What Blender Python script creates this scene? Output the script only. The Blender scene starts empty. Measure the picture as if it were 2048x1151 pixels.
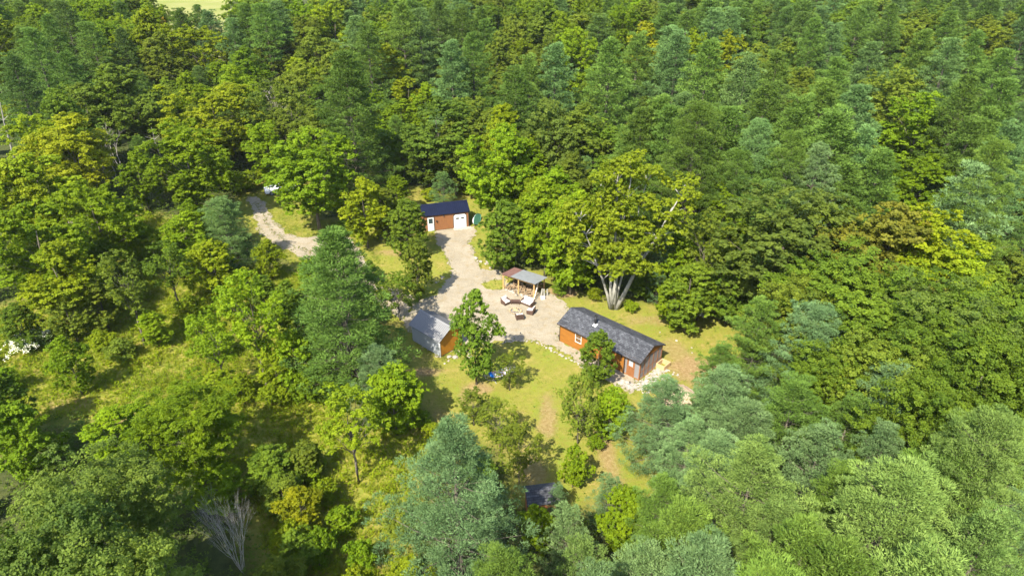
import bpy, bmesh, math, random
import numpy as np
from mathutils import Vector, Matrix
R = math.radians
SC = bpy.context.scene
COL = SC.collection
# ------------------------------------------------------------------ camera, sky, sun, exposure
FPX = 1365.33; CAMH = 42.0; PITCH = R(30)
cam = bpy.data.objects.new('camera', bpy.data.cameras.new('camera')); COL.objects.link(cam)
cam.location = (0, 0, CAMH); cam.rotation_euler = (R(60), 0, 0)
cam.data.lens = 24; cam.data.sensor_width = 36; cam.data.clip_end = 6000
SC.camera = cam
SUN_EL = R(49); SUN_AZ = R(62)      # light travels towards +x, turned SUN_AZ to +y
w = bpy.data.worlds.new('World'); SC.world = w; w.use_nodes = True
nt = w.node_tree; nt.nodes.clear()
sky = nt.nodes.new('ShaderNodeTexSky'); sky.sky_type = 'NISHITA'; sky.sun_disc = False
sky.sun_elevation = SUN_EL
to_sun = Vector((-math.cos(SUN_AZ), -math.sin(SUN_AZ), 0))
sky.sun_rotation = math.atan2(to_sun.x, to_sun.y)
bg = nt.nodes.new('ShaderNodeBackground'); bg.inputs['Strength'].default_value = 0.148
wo = nt.nodes.new('ShaderNodeOutputWorld')
nt.links.new(sky.outputs[0], bg.inputs[0]); nt.links.new(bg.outputs[0], wo.inputs[0])
sl = bpy.data.lights.new('sun', 'SUN'); sl.energy = 4.5; sl.angle = R(0.5); sl.color = (1.0, .94, .82)
sun = bpy.data.objects.new('sun', sl); COL.objects.link(sun)
sd = Vector((math.cos(SUN_EL)*math.cos(SUN_AZ), math.cos(SUN_EL)*math.sin(SUN_AZ), -math.sin(SUN_EL)))
sun.rotation_euler = sd.to_track_quat('-Z', 'Y').to_euler()
SC.view_settings.view_transform = 'Standard'; SC.view_settings.look = 'None'
SC.view_settings.gamma = 1.0; SC.view_settings.exposure = 1.47

# ------------------------------------------------------------------ helpers
def U(px, py, z=0.0):
    """where the sight line through a spot of the photograph (2048 wide) meets height z"""
    dx = (px-1024)/FPX; dy = (575.5-py)/FPX
    d = (dx, math.cos(PITCH)+dy*math.sin(PITCH), -math.sin(PITCH)+dy*math.cos(PITCH))
    t = (z-CAMH)/d[2]
    return Vector((d[0]*t, d[1]*t, z))
def PJ(x, y, z):
    yc = y*math.sin(PITCH)+(z-CAMH)*math.cos(PITCH); zc = y*math.cos(PITCH)-(z-CAMH)*math.sin(PITCH)
    return 1024+FPX*x/zc, 575.5-FPX*yc/zc
def inpoly(x, y, poly):
    x = np.asarray(x, float); y = np.asarray(y, float); c = np.zeros(x.shape, bool)
    n = len(poly)
    for i in range(n):
        x1, y1 = poly[i][:2]; x2, y2 = poly[(i+1) % n][:2]
        if y1 == y2: continue
        k = ((y1 > y) != (y2 > y)) & (x < (x2-x1)*(y-y1)/(y2-y1)+x1)
        c ^= k
    return c
def polydist(x, y, poly):
    x = np.asarray(x, float); y = np.asarray(y, float); d = np.full(x.shape, 1e9); n = len(poly)
    for i in range(n):
        ax, ay = poly[i][:2]; bx, by = poly[(i+1) % n][:2]
        vx, vy = bx-ax, by-ay; L = vx*vx+vy*vy+1e-12
        t = np.clip(((x-ax)*vx+(y-ay)*vy)/L, 0, 1)
        d = np.minimum(d, np.hypot(x-ax-t*vx, y-ay-t*vy))
    return d
def tag(o, label=None, cat=None, group=None, kind=None):
    if label: o['label'] = label
    if cat: o['category'] = cat
    if group: o['group'] = group
    if kind: o['kind'] = kind
    return o
def empty(name, loc=(0, 0, 0), rz=0.0):
    o = bpy.data.objects.new(name, None); COL.objects.link(o); o.location = loc; o.rotation_euler = (0, 0, rz)
    o.empty_display_size = .3
    return o
def link(name, me, m=None, parent=None):
    o = bpy.data.objects.new(name, me); COL.objects.link(o)
    if m is not None and not me.materials: me.materials.append(m)
    if parent: o.parent = parent
    return o
def arr_mesh(name, V, Fc, tint=None):
    V = np.asarray(V, np.float32); Fc = np.asarray(Fc, np.int32); k = Fc.shape[1]; n = Fc.shape[0]
    me = bpy.data.meshes.new(name)
    me.vertices.add(len(V)); me.vertices.foreach_set('co', V.ravel())
    me.loops.add(n*k); me.loops.foreach_set('vertex_index', Fc.ravel())
    me.polygons.add(n); me.polygons.foreach_set('loop_start', np.arange(0, n*k, k, dtype=np.int32))
    me.update(calc_edges=True)
    if tint is not None:
        a = me.attributes.new('tint', 'FLOAT', 'FACE'); a.data.foreach_set('value', np.asarray(tint, np.float32))
    return me
class MB:
    def __init__(s): s.v = []; s.f = []
    def add(s, vs, fs):
        n = len(s.v); s.v += [tuple(p) for p in vs]; s.f += [tuple(i+n for i in f) for f in fs]
    def box(s, a, b, M=None):
        x0, y0, z0 = a; x1, y1, z1 = b
        vs = [(x0,y0,z0),(x1,y0,z0),(x1,y1,z0),(x0,y1,z0),(x0,y0,z1),(x1,y0,z1),(x1,y1,z1),(x0,y1,z1)]
        if M is not None: vs = [M @ Vector(v) for v in vs]
        s.add(vs, [(3,2,1,0),(4,5,6,7),(0,1,5,4),(1,2,6,5),(2,3,7,6),(3,0,4,7)])
    def bar(s, p, q, w, h):
        p = Vector(p); q = Vector(q); d = q-p
        M = Matrix.Translation(p) @ d.to_track_quat('X', 'Z').to_matrix().to_4x4()
        s.box((0, -w/2, -h/2), (d.length, w/2, h/2), M)
    def tube(s, pts, rad, n=8, cap=True):
        pts = [Vector(p) for p in pts]; rings = []
        for i, p in enumerate(pts):
            d = (pts[min(i+1, len(pts)-1)]-pts[max(i-1, 0)]).normalized()
            q = d.to_track_quat('Z', 'Y'); r = rad[i] if hasattr(rad, '__len__') else rad
            rings.append([p+q @ Vector((r*math.cos(2*math.pi*k/n), r*math.sin(2*math.pi*k/n), 0)) for k in range(n)])
        vs = [v for rg in rings for v in rg]; fs = []
        for i in range(len(pts)-1):
            for k in range(n):
                fs.append((i*n+k, i*n+(k+1) % n, (i+1)*n+(k+1) % n, (i+1)*n+k))
        if cap: fs += [tuple(range(n))[::-1], tuple((len(pts)-1)*n+k for k in range(n))]
        s.add(vs, fs)
    def prism(s, prof, axis, a, b):
        """extrude a closed 2-D outline between a and b; axis 'x': outline is (y,z), 'y': (x,z), 'z': (x,y)"""
        def mk(u, v, t): return {'x': (t, u, v), 'y': (u, t, v), 'z': (u, v, t)}[axis]
        n = len(prof)
        vs = [mk(u, v, a) for u, v in prof]+[mk(u, v, b) for u, v in prof]
        fs = [tuple(range(n))[::-1], tuple(range(n, 2*n))]+[(i, (i+1) % n, n+(i+1) % n, n+i) for i in range(n)]
        s.add(vs, fs)
    def rock(s, c, r, rng, sq=.6, sub=1):
        bm = bmesh.new(); bmesh.ops.create_icosphere(bm, subdivisions=sub, radius=1)
        sx, sy, sz = r*rng.uniform(.75, 1.25), r*rng.uniform(.6, 1.1), r*sq*rng.uniform(.7, 1.2); a = rng.uniform(0, 6.3)
        vs = []
        for v in bm.verts:
            k = rng.uniform(.78, 1.12); x, y, z = v.co.x*sx*k, v.co.y*sy*k, v.co.z*sz*k
            vs.append((c[0]+x*math.cos(a)-y*math.sin(a), c[1]+x*math.sin(a)+y*math.cos(a), c[2]+z))
        fs = [tuple(v.index for v in f.verts) for f in bm.faces]; bm.free()
        s.add(vs, fs)
    def mesh(s, name, smooth=False, fix=True):
        me = bpy.data.meshes.new(name); me.from_pydata(s.v, [], s.f)
        if fix:
            bm = bmesh.new(); bm.from_mesh(me); bmesh.ops.recalc_face_normals(bm, faces=bm.faces); bm.to_mesh(me); bm.free()
        if smooth: me.polygons.foreach_set('use_smooth', [True]*len(me.polygons))
        return me
    def build(s, name, m, parent=None, smooth=False, bevel=0):
        o = link(name, s.mesh(name, smooth), m, parent)
        if bevel:
            b = o.modifiers.new('bevel', 'BEVEL'); b.width = bevel; b.segments = 2; b.limit_method = 'ANGLE'
        return o
# ------------------------------------------------------------------ materials
def mat(name, col, rough=.7, spec=.3, metal=0, noise=None, nscale=5, bump=0, bscale=30, obj=True, detail=6):
    m = bpy.data.materials.new(name); m.use_nodes = True; t = m.node_tree; p = t.nodes['Principled BSDF']
    p.inputs['Base Color'].default_value = (*col, 1); p.inputs['Roughness'].default_value = rough
    p.inputs['Specular IOR Level'].default_value = spec; p.inputs['Metallic'].default_value = metal
    tc = t.nodes.new('ShaderNodeTexCoord')
    if noise is not None:
        n = t.nodes.new('ShaderNodeTexNoise'); n.inputs['Scale'].default_value = nscale; n.inputs['Detail'].default_value = detail
        n.inputs['Roughness'].default_value = .7
        r = t.nodes.new('ShaderNodeValToRGB'); r.color_ramp.elements[0].position = .32; r.color_ramp.elements[1].position = .68
        r.color_ramp.elements[0].color = (*col, 1); r.color_ramp.elements[1].color = (*noise, 1)
        t.links.new(tc.outputs['Object'], n.inputs['Vector']); t.links.new(n.outputs['Fac'], r.inputs[0])
        t.links.new(r.outputs[0], p.inputs['Base Color'])
    if bump:
        n2 = t.nodes.new('ShaderNodeTexNoise'); n2.inputs['Scale'].default_value = bscale; n2.inputs['Detail'].default_value = 4
        b = t.nodes.new('ShaderNodeBump'); b.inputs['Strength'].default_value = bump; b.inputs['Distance'].default_value = .03
        t.links.new(tc.outputs['Object'], n2.inputs['Vector']); t.links.new(n2.outputs['Fac'], b.inputs['Height'])
        t.links.new(b.outputs[0], p.inputs['Normal'])
    return m
def leaf_mat(name, transl=.3, rough=.55, spec=.25, hi=(1.3, 1.2, .95), lo=(.7, .76, .8), nz=.55):
    """leaf colour = the tree's own colour, varied leaf by leaf and clump by clump"""
    m = bpy.data.materials.new(name); m.use_nodes = True; t = m.node_tree; p = t.nodes['Principled BSDF']; L = t.links.new
    oi = t.nodes.new('ShaderNodeObjectInfo'); at = t.nodes.new('ShaderNodeAttribute'); at.attribute_name = 'tint'
    tc = t.nodes.new('ShaderNodeTexCoord')
    n = t.nodes.new('ShaderNodeTexNoise'); n.inputs['Scale'].default_value = nz; n.inputs['Detail'].default_value = 2
    L(tc.outputs['Object'], n.inputs['Vector'])
    s = t.nodes.new('ShaderNodeMath'); s.operation = 'ADD'; L(at.outputs['Fac'], s.inputs[0]); L(n.outputs['Fac'], s.inputs[1])
    s2 = t.nodes.new('ShaderNodeMath'); s2.operation = 'MULTIPLY'; s2.inputs[1].default_value = .5; L(s.outputs[0], s2.inputs[0])
    r = t.nodes.new('ShaderNodeValToRGB'); r.color_ramp.elements[0].position = .25; r.color_ramp.elements[1].position = .75
    r.color_ramp.elements[0].color = (*lo, 1); r.color_ramp.elements[1].color = (*hi, 1); L(s2.outputs[0], r.inputs[0])
    mx = t.nodes.new('ShaderNodeMix'); mx.data_type = 'RGBA'; mx.blend_type = 'MULTIPLY'; mx.inputs[0].default_value = 1
    L(oi.outputs['Color'], mx.inputs[6]); L(r.outputs[0], mx.inputs[7])
    L(mx.outputs[2], p.inputs['Base Color']); p.inputs['Roughness'].default_value = rough; p.inputs['Specular IOR Level'].default_value = spec
    tr = t.nodes.new('ShaderNodeBsdfTranslucent')
    m2 = t.nodes.new('ShaderNodeMix'); m2.data_type = 'RGBA'; m2.blend_type = 'MULTIPLY'; m2.inputs[0].default_value = 1
    m2.inputs[7].default_value = (1.15, 1.25, .6, 1); L(mx.outputs[2], m2.inputs[6]); L(m2.outputs[2], tr.inputs['Color'])
    ms = t.nodes.new('ShaderNodeMixShader'); ms.inputs[0].default_value = transl
    L(p.outputs[0], ms.inputs[1]); L(tr.outputs[0], ms.inputs[2]); L(ms.outputs[0], t.nodes['Material Output'].inputs[0])
    return m
M_LEAF = leaf_mat('broad leaf', .4, .6, .1)
M_NEEDLE = leaf_mat('pine needle', .1, .65, .08, hi=(1.5, 1.4, 1.35), lo=(.58, .66, .55), nz=.4)
M_GRASS = leaf_mat('grass blade', .3, .7, .15, hi=(1.32, 1.12, .9), lo=(.68, .85, .8), nz=.16)
M_BARK = mat('bark', (.07, .058, .042), .9, .1, noise=(.16, .14, .105), nscale=4, bump=.6, bscale=12)
M_PALEBARK = mat('silver bark', (.36, .34, .29), .85, .15, noise=(.17, .17, .13), nscale=3, bump=.5, bscale=9)
M_DEADBARK = mat('weathered bare wood', (.4, .37, .32), .9, .1, noise=(.24, .21, .17), nscale=5)

# ------------------------------------------------------------------ places read from the photograph
VIS_MAIN = [(850,400),(870,388),(940,385),(985,415),(975,510),(1005,535),(1095,545),(1115,590),(1230,612),(1300,606),(1312,650),(1365,662),(1390,612),(1480,618),(1472,690),(1410,722),(1392,820),(1355,842),(1330,780),(1255,770),(1238,800),(1232,900),(1262,965),(1190,995),(1060,968),(1020,900),(1000,830),(935,770),(905,830),(850,862),(838,800),(870,770),(830,745),(830,640),(862,600),(884,560),(860,500),(850,470)]
VIS_DRIVE = [(485,388),(520,372),(592,385),(566,440),(600,472),(705,462),(690,505),(625,535),(560,500),(520,470),(500,430)]
VIS_MEADOW = [(0,860),(55,700),(110,636),(215,640),(262,740),(475,690),(500,780),(470,805),(400,760),(200,800),(110,835)]
VIS_MEADOW2 = [(480,800),(640,790),(700,865),(835,865),(905,850),(845,905),(760,985),(700,1080),(650,1150),(606,1150),(640,1000),(565,905),(500,880)]
VIS_PATCH = [(238,470),(285,425),(325,470),(330,600),(300,610),(262,540)]
VIS_WHITE = [(85,425),(112,418),(110,460),(84,466)]
VIS_FIELD = [(312,-90),(448,-90),(442,14),(420,22),(326,15)]
VIS = [VIS_MAIN, VIS_DRIVE, VIS_MEADOW, VIS_MEADOW2, VIS_PATCH, VIS_WHITE, VIS_FIELD]
def gpoly(p): return [tuple(U(x, y)[:2]) for x, y in p]
LAWN = gpoly([(800,372),(960,372),(1010,430),(1000,540),(1095,545),(1115,590),(1230,600),(1300,600),(1400,585),(1500,600),(1500,690),(1430,740),(1410,850),(1380,900),(1300,1000),(1190,1020),(1050,1010),(1000,900),(900,860),(780,800),(740,700),(740,480),(800,470)])
LAWN2 = gpoly([(470,360),(620,360),(640,440),(760,440),(760,560),(620,560),(470,430)])
GRAVEL = gpoly([(868,458),(950,450),(953,470),(938,480),(950,510),(962,536),(985,540),(1003,541),(1010,560),(1060,580),(1110,590),(1126,604),(1145,622),(1120,650),(1118,680),(1180,712),(1250,742),(1281,765),(1262,785),(1230,770),(1190,748),(1150,722),(1110,695),(1070,683),(1020,681),(985,686),(950,695),(915,690),(908,700),(880,715),(845,690),(800,640),(840,600),(868,588),(897,556),(905,545),(888,505),(872,488)])
ROAD = gpoly([(494,394),(514,392),(532,406),(540,428),(550,445),(572,465),(596,474),(645,472),(700,474),(760,560),(835,600),(810,640),(720,590),(640,525),(610,520),(575,500),(536,480),(515,455),(508,430),(500,412)])
WHITEG = gpoly([(60,415),(130,405),(150,440),(110,480),(60,480)])
FIELD = [(-108, 195), (-80, 195), (-128, 330), (-150, 560), (-360, 560), (-172, 330)]
DIRT = [(U(1400,745), 3.2, 3.6, .9), (U(1372,820), 1.5, 3.2, .8), (U(1120,585), 2.2, 1.3, .9), (U(850,742), 1.9, 1.0, .9), (U(1215,905), 1.0, 4.0, .75), (U(1095,830), .9, 3.2, .7), (U(1065,940), 1.4, 2.6, .6),
        (U(490,660), 1.8, 2.2, .9), (U(600,660), 1.6, 1.6, .7), (U(955,775), 1.6, 1.1, .8), (U(1300,640), 3, 1.2, .5), (U(270,440), 2.2, 2.2, .7), (U(930,790), .9, 2.0, .6), (U(790,505), 2.4, 1.4, .6), (U(1350,700), 2.2, 2.4, .6), (U(240,850), 3.6, 1.6, .5), (U(1050,560), .5, .5, .3), (U(140,810), 2.5, 1.2, .5), (U(880,830), 1.2, 1.2, .5)]
# ------------------------------------------------------------------ ground
rs = np.random.RandomState(3)
def vnoise(x, y, s, seed=0):
    """smooth value noise, two octaves"""
    out = 0; amp = 1; tot = 0
    for o in range(3):
        xx = x/s+seed*17.3; yy = y/s+seed*9.1; xi = np.floor(xx).astype(int); yi = np.floor(yy).astype(int); fx = xx-xi; fy = yy-yi
        fx = fx*fx*(3-2*fx); fy = fy*fy*(3-2*fy)
        def h(a, b): 
            q = np.sin(a*127.1+b*311.7+seed*74.7)*43758.5453; return q-np.floor(q)
        out = out+amp*((h(xi, yi)*(1-fx)+h(xi+1, yi)*fx)*(1-fy)+(h(xi, yi+1)*(1-fx)+h(xi+1, yi+1)*fx)*fy); tot += amp
        amp *= .5; s = s/2.1; seed += 1
    return out/tot
def sstep(a, b, x): t = np.clip((x-a)/(b-a), 0, 1); return t*t*(3-2*t)
def axis_pts(a, b, st, far):
    core = np.arange(a, b+st/2, st); out = []
    d = st; p = b
    while p < far: d *= 1.35; p += d; out.append(p)
    lo = []; d = st; p = a
    while p > -far: d *= 1.35; p -= d; lo.append(p)
    return np.array(lo[::-1]+list(core)+out)
gx = axis_pts(-48, 42, .4, 620); gy = axis_pts(22, 122, .4, 620)
GX, GY = np.meshgrid(gx, gy); nx, ny = len(gx), len(gy)
Vg = np.stack([GX.ravel(), GY.ravel(), np.zeros(nx*ny)], 1)
ii, jj = np.meshgrid(np.arange(nx-1), np.arange(ny-1)); a0 = (jj*nx+ii).ravel()
me = arr_mesh('ground', Vg, np.stack([a0, a0+1, a0+nx+1, a0+nx], 1))
MEAD = [gpoly([(-60,640),(90,590),(235,470),(285,425),(330,440),(420,520),(560,540),(640,560),(660,690),(700,865),(835,850),(905,850),(890,905),(830,985),(800,1080),(790,1200),(560,1180),(500,1000),(400,830),(110,835),(-60,920)])]
def lawn_at(x, y):
    s = np.zeros(x.shape)
    for P_, w_ in ((LAWN, 1.2), (LAWN2, 1.0)):
        d = polydist(x, y, P_)*np.where(inpoly(x, y, P_), 1, -1); s = np.maximum(s, sstep(-w_, w_, d+(vnoise(x, y, 2.5, 2)-.5)*2.5))
    return s
def mead_at(x, y):
    s = np.zeros(x.shape)
    for P_ in MEAD:
        d = polydist(x, y, P_)*np.where(inpoly(x, y, P_), 1, -1); s = np.maximum(s, sstep(-3, 1, d))
    return s
def dirt_at(x, y):
    s = np.zeros(x.shape); nz = vnoise(x, y, 1.6, 5)
    for c, rx, ry, k in DIRT:
        d = np.hypot((x-c.x)/rx, (y-c.y)/ry); s = np.maximum(s, k*sstep(1.15, .45, d+(nz-.5)*1.1))
    return s
xv, yv = Vg[:, 0], Vg[:, 1]
for nm, val in (('lawn', lawn_at(xv, yv)), ('meadow', mead_at(xv, yv)), ('dirt', dirt_at(xv, yv))):
    a = me.attributes.new(nm, 'FLOAT', 'POINT'); a.data.foreach_set('value', val.astype(np.float32))
def ground_mat():
    m = bpy.data.materials.new('ground'); m.use_nodes = True; t = m.node_tree; p = t.nodes['Principled BSDF']; L = t.links.new
    tc = t.nodes.new('ShaderNodeTexCoord'); p.inputs['Roughness'].default_value = .95; p.inputs['Specular IOR Level'].default_value = .1
    def nz(s, d=6): n = t.nodes.new('ShaderNodeTexNoise'); n.inputs['Scale'].default_value = s; n.inputs['Detail'].default_value = d; n.inputs['Roughness'].default_value = .7; L(tc.outputs['Object'], n.inputs['Vector']); return n.outputs['Fac']
    def ramp(f, *st):
        r = t.nodes.new('ShaderNodeValToRGB'); e = r.color_ramp.elements
        while len(e) < len(st): e.new(.5)
        for k, (q, c) in enumerate(st): e[k].position = q; e[k].color = (*c, 1)
        L(f, r.inputs[0]); return r.outputs[0]
    def mix(f, a, b):
        x = t.nodes.new('ShaderNodeMix'); x.data_type = 'RGBA'; L(f, x.inputs[0]); L(a, x.inputs[6]); L(b, x.inputs[7]); return x.outputs[2]
    def att(n): q = t.nodes.new('ShaderNodeAttribute'); q.attribute_name = n; return q.outputs['Fac']
    forest = ramp(nz(1.3), (.3, (.03, .04, .012)), (.7, (.08, .09, .025)))
    lawn = mix(ramp(nz(1.6), (.42, (.1,)*3), (.58, (1,)*3)), ramp(nz(.35), (.36, (.15, .2, .022)), (.5, (.2, .205, .03)), (.66, (.29, .215, .07))), ramp(nz(9), (.3, (.1, .145, .015)), (.7, (.27, .21, .05))))
    mead = ramp(nz(.8), (.34, (.14, .18, .02)), (.5, (.2, .2, .03)), (.66, (.3, .235, .06)))
    dirt = ramp(nz(3), (.32, (.17, .1, .045)), (.5, (.25, .165, .08)), (.68, (.34, .25, .13)))
    c = mix(att('meadow'), forest, mead); c = mix(att('lawn'), c, lawn); c = mix(att('dirt'), c, dirt)
    L(c, p.inputs['Base Color'])
    b = t.nodes.new('ShaderNodeBump'); b.inputs['Strength'].default_value = .8; b.inputs['Distance'].default_value = .12
    L(nz(7, 5), b.inputs['Height']); L(b.outputs[0], p.inputs['Normal'])
    return m
tag(link('ground', me, ground_mat()), kind='structure')
def sheet(name, poly, z, m, jit=.22, step=.28, seed=1):
    rng = random.Random(seed); pts = []
    n = len(poly)
    for i in range(n):
        a = Vector((*poly[i][:2], 0)); b = Vector((*poly[(i+1) % n][:2], 0)); k = max(1, int((b-a).length/step))
        d = (b-a).normalized(); nr = Vector((-d.y, d.x, 0))
        for q in range(k):
            p = a.lerp(b, q/k); s = float(vnoise(np.array([p.x]), np.array([p.y]), 1.1, 8)[0]-.5)*jit*5+rng.uniform(-jit, jit)
            p = p+nr*s; pts.append((p.x, p.y, z))
    bm = bmesh.new(); vs = [bm.verts.new(p) for p in pts]; f = bm.faces.new(vs)
    bmesh.ops.triangulate(bm, faces=[f]); bmesh.ops.recalc_face_normals(bm, faces=bm.faces)
    me = bpy.data.meshes.new(name); bm.to_mesh(me); bm.free()
    if me.polygons and me.polygons[0].normal.z < 0: me.flip_normals()
    o = link(name, me, m); tag(o, kind='structure'); return o
def gravel_mat():
    m = bpy.data.materials.new('gravel'); m.use_nodes = True; t = m.node_tree; p = t.nodes['Principled BSDF']; L = t.links.new
    tc = t.nodes.new('ShaderNodeTexCoord'); p.inputs['Roughness'].default_value = .95; p.inputs['Specular IOR Level'].default_value = .1
    v = t.nodes.new('ShaderNodeTexVoronoi'); v.inputs['Scale'].default_value = 22; L(tc.outputs['Object'], v.inputs['Vector'])
    def nz(s, d=6): n = t.nodes.new('ShaderNodeTexNoise'); n.inputs['Scale'].default_value = s; n.inputs['Detail'].default_value = d; n.inputs['Roughness'].default_value = .65; L(tc.outputs['Object'], n.inputs['Vector']); return n.outputs['Fac']
    def ramp(f, *st):
        r = t.nodes.new('ShaderNodeValToRGB'); e = r.color_ramp.elements
        while len(e) < len(st): e.new(.5)
        for k, (q, c) in enumerate(st): e[k].position = q; e[k].color = (*c, 1)
        L(f, r.inputs[0]); return r.outputs[0]
    base = ramp(nz(.45), (.3, (.24, .206, .145)), (.5, (.295, .253, .182)), (.7, (.335, .292, .218)))
    sp = ramp(v.outputs['Color'], (.1, (.72,)*3), (.9, (1.2,)*3))
    mm = t.nodes.new('ShaderNodeMix'); mm.data_type = 'RGBA'; mm.blend_type = 'MULTIPLY'; mm.inputs[0].default_value = 1; L(base, mm.inputs[6]); L(sp, mm.inputs[7])
    straw = ramp(nz(1.3), (.5, (0,)*3), (.68, (.75,)*3))
    m3 = t.nodes.new('ShaderNodeMix'); m3.data_type = 'RGBA'; L(straw, m3.inputs[0]); L(mm.outputs[2], m3.inputs[6]); m3.inputs[7].default_value = (.25, .19, .1, 1)
    L(m3.outputs[2], p.inputs['Base Color'])
    b = t.nodes.new('ShaderNodeBump'); b.inputs['Strength'].default_value = .7; b.inputs['Distance'].default_value = .04
    L(v.outputs['Distance'], b.inputs['Height']); L(b.outputs[0], p.inputs['Normal'])
    return m
M_GRAVEL = gravel_mat()
sheet('gravel_driveway', GRAVEL, .010, M_GRAVEL)
sheet('gravel_road', ROAD, .006, M_GRAVEL, seed=2)
sheet('gravel_lane', WHITEG, .006, M_GRAVEL, seed=4)
M_FIELD = mat('hay field', (.16, .18, .035), .95, .1, noise=(.26, .24, .09), nscale=.03, bump=.3, bscale=2)
sheet('hay_field', FIELD, .02, M_FIELD, jit=1, step=12, seed=5)
isl = gpoly([(962,568),(985,560),(1006,560),(1008,578),(985,579),(970,574)])
M_ISL = mat('short green grass', (.13, .17, .02), .95, .1, noise=(.26, .21, .05), nscale=2.5, bump=.5)
sheet('grass_patch', isl, .016, M_ISL, jit=.1, seed=6)
def on_gravel(x, y):
    r_ = np.zeros(np.shape(x), bool)
    for P_ in (GRAVEL, ROAD, WHITEG): r_ |= inpoly(x, y, P_)
    return r_ & ~inpoly(x, y, isl)

# ------------------------------------------------------------------ foliage generators
def unit(v): return v/(np.linalg.norm(v, axis=-1, keepdims=True)+1e-9)
def leaves(C, N, S, rs):
    """rhombic leaf faces: centres C, normals N, sizes S"""
    n = len(C); r = unit(rs.normal(size=(n, 3))); T = unit(np.cross(N, r)); B = np.cross(N, T); S = S[:, None]
    V = np.stack([C-T*S*.5, C-B*S*.34, C+T*S*.5, C+B*S*.34], 1).reshape(-1, 3)
    return V, np.arange(n*4).reshape(n, 4)
def blades(C, D, Ln, W, rs):
    n = len(C); r = unit(rs.normal(size=(n, 3))); T = unit(np.cross(D, r))
    V = np.stack([C-T*W[:, None]/2, C+T*W[:, None]/2, C+D*Ln[:, None]], 1).reshape(-1, 3)
    return V, np.arange(n*3).reshape(n, 3)
def crown_clumps(rs, H, Rr, z0, n, flat=.72, shape='round', cr=(.17, .28)):
    """centres and radii of the leafy clumps that make an uneven crown"""
    out = []; zc = (H+z0)/2; hz = (H-z0)/2
    lob = rs.uniform(0, 6.28, 4)
    while len(out) < n:
        d = unit(rs.normal(size=3)); q = rs.uniform(.0, 1)**.33; q = max(q, rs.uniform(.3, .95))
        az = math.atan2(d[1], d[0]); w_ = 1+.16*math.sin(2*az+lob[0])+.12*math.sin(3*az+lob[1]+2*d[2])+.1*math.sin(5*az+lob[2]+3*d[2])
        if shape == 'round': rr = Rr*(1-.12*max(0, -d[2]))
        elif shape == 'cone': rr = Rr*(1-.45*max(0, d[2]))
        else: rr = Rr*(.75+.3*d[2])
        k = rs.uniform(*cr)*Rr
        out.append((d[0]*(rr-k*.8)*q*w_, d[1]*(rr-k*.8)*q*w_, zc+d[2]*(hz-k*.7)*q*(1+.06*math.sin(3*az+lob[3])), k, k*flat))
    return np.array(out)
def foliage(rs, K, per, leaf, up=.7, sub=16):
    """leaves gathered into twigs on each clump"""
    n = len(K); cs = np.repeat(np.arange(n), sub)
    d = unit(rs.normal(size=(n*sub, 3))+np.array([0, 0, .35])); q = rs.uniform(.45, 1, (n*sub, 1))**.6
    sc = K[cs, :3]+d*q*np.stack([K[cs, 3], K[cs, 3], K[cs, 4]], 1)
    tw = K[cs, 3]*rs.uniform(.2, .36, n*sub)
    m = max(1, per//sub); ls = np.repeat(np.arange(n*sub), m)
    e = unit(rs.normal(size=(len(ls), 3)))*(rs.uniform(0, 1, (len(ls), 1))**.5)
    C = sc[ls]+e*tw[ls][:, None]*np.array([1, 1, .6])
    N = unit(d[ls]*.55+np.array([0, 0, up])+rs.normal(size=(len(ls), 3))*.5)
    S = leaf*rs.uniform(.6, 1.3, len(ls))
    V, F_ = leaves(C, N, S, rs)
    tint = np.clip(.5+(rs.normal(size=n)*.14)[cs[ls]]+(rs.normal(size=n*sub)*.12)[ls]+rs.normal(size=len(ls))*.12, 0, 1)
    return V, F_, tint
def limbs(mb, rs, K, H, r0, zt, n, top=.75, bend=.3, base=(0, 0)):
    """tapered trunk and limbs reaching into the crown"""
    tp = [(base[0], base[1], -.15)]; k = 6; x = y = 0
    for i in range(1, k+1):
        x += rs.normal()*.035*H/k; y += rs.normal()*.035*H/k; tp.append((base[0]+x, base[1]+y, H*top*i/k))
    mb.tube(tp, [r0*1.25 if i == 0 else r0*(1-.85*i/k) for i in range(k+1)], 8)
    idx = np.argsort(-np.hypot(K[:, 0], K[:, 1])*rs.uniform(.5, 1, len(K)))[:n] if len(K) > n else np.arange(len(K))
    for j in idx:
        c = K[j, :3]; zz = max(zt, min(H*top*.9, c[2]*rs.uniform(.45, .75))); f = zz/(H*top)*k; i0 = min(int(f), k-1)
        p0 = Vector(tp[i0]).lerp(Vector(tp[i0+1]), f-i0); c = Vector(c); mid = p0.lerp(c, .5)+Vector((0, 0, bend*(c-p0).length*.25))
        rr = r0*.42*(1-zz/H)
        mb.tube([p0, p0.lerp(mid, .6)+Vector(rs.normal(size=3)*.06), mid, c], [rr, rr*.75, rr*.55, rr*.12], 5, False)
def broad_proto(seed, H, Rr, z0, nclump, per, leaf, shape='round', r0=.2, nl=12, cr=(.17, .28), zt=None, up=.7):
    rs = np.random.RandomState(seed); K = crown_clumps(rs, H, Rr, z0, nclump, shape=shape, cr=cr)
    V, F_, t = foliage(rs, K, per, leaf, up); mb = MB(); limbs(mb, rs, K, H, r0, zt or z0*.9, nl)
    return dict(H=H, R=Rr, crown=arr_mesh('crown', V, F_, t), trunk=mb.mesh('trunk', True, False))
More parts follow.
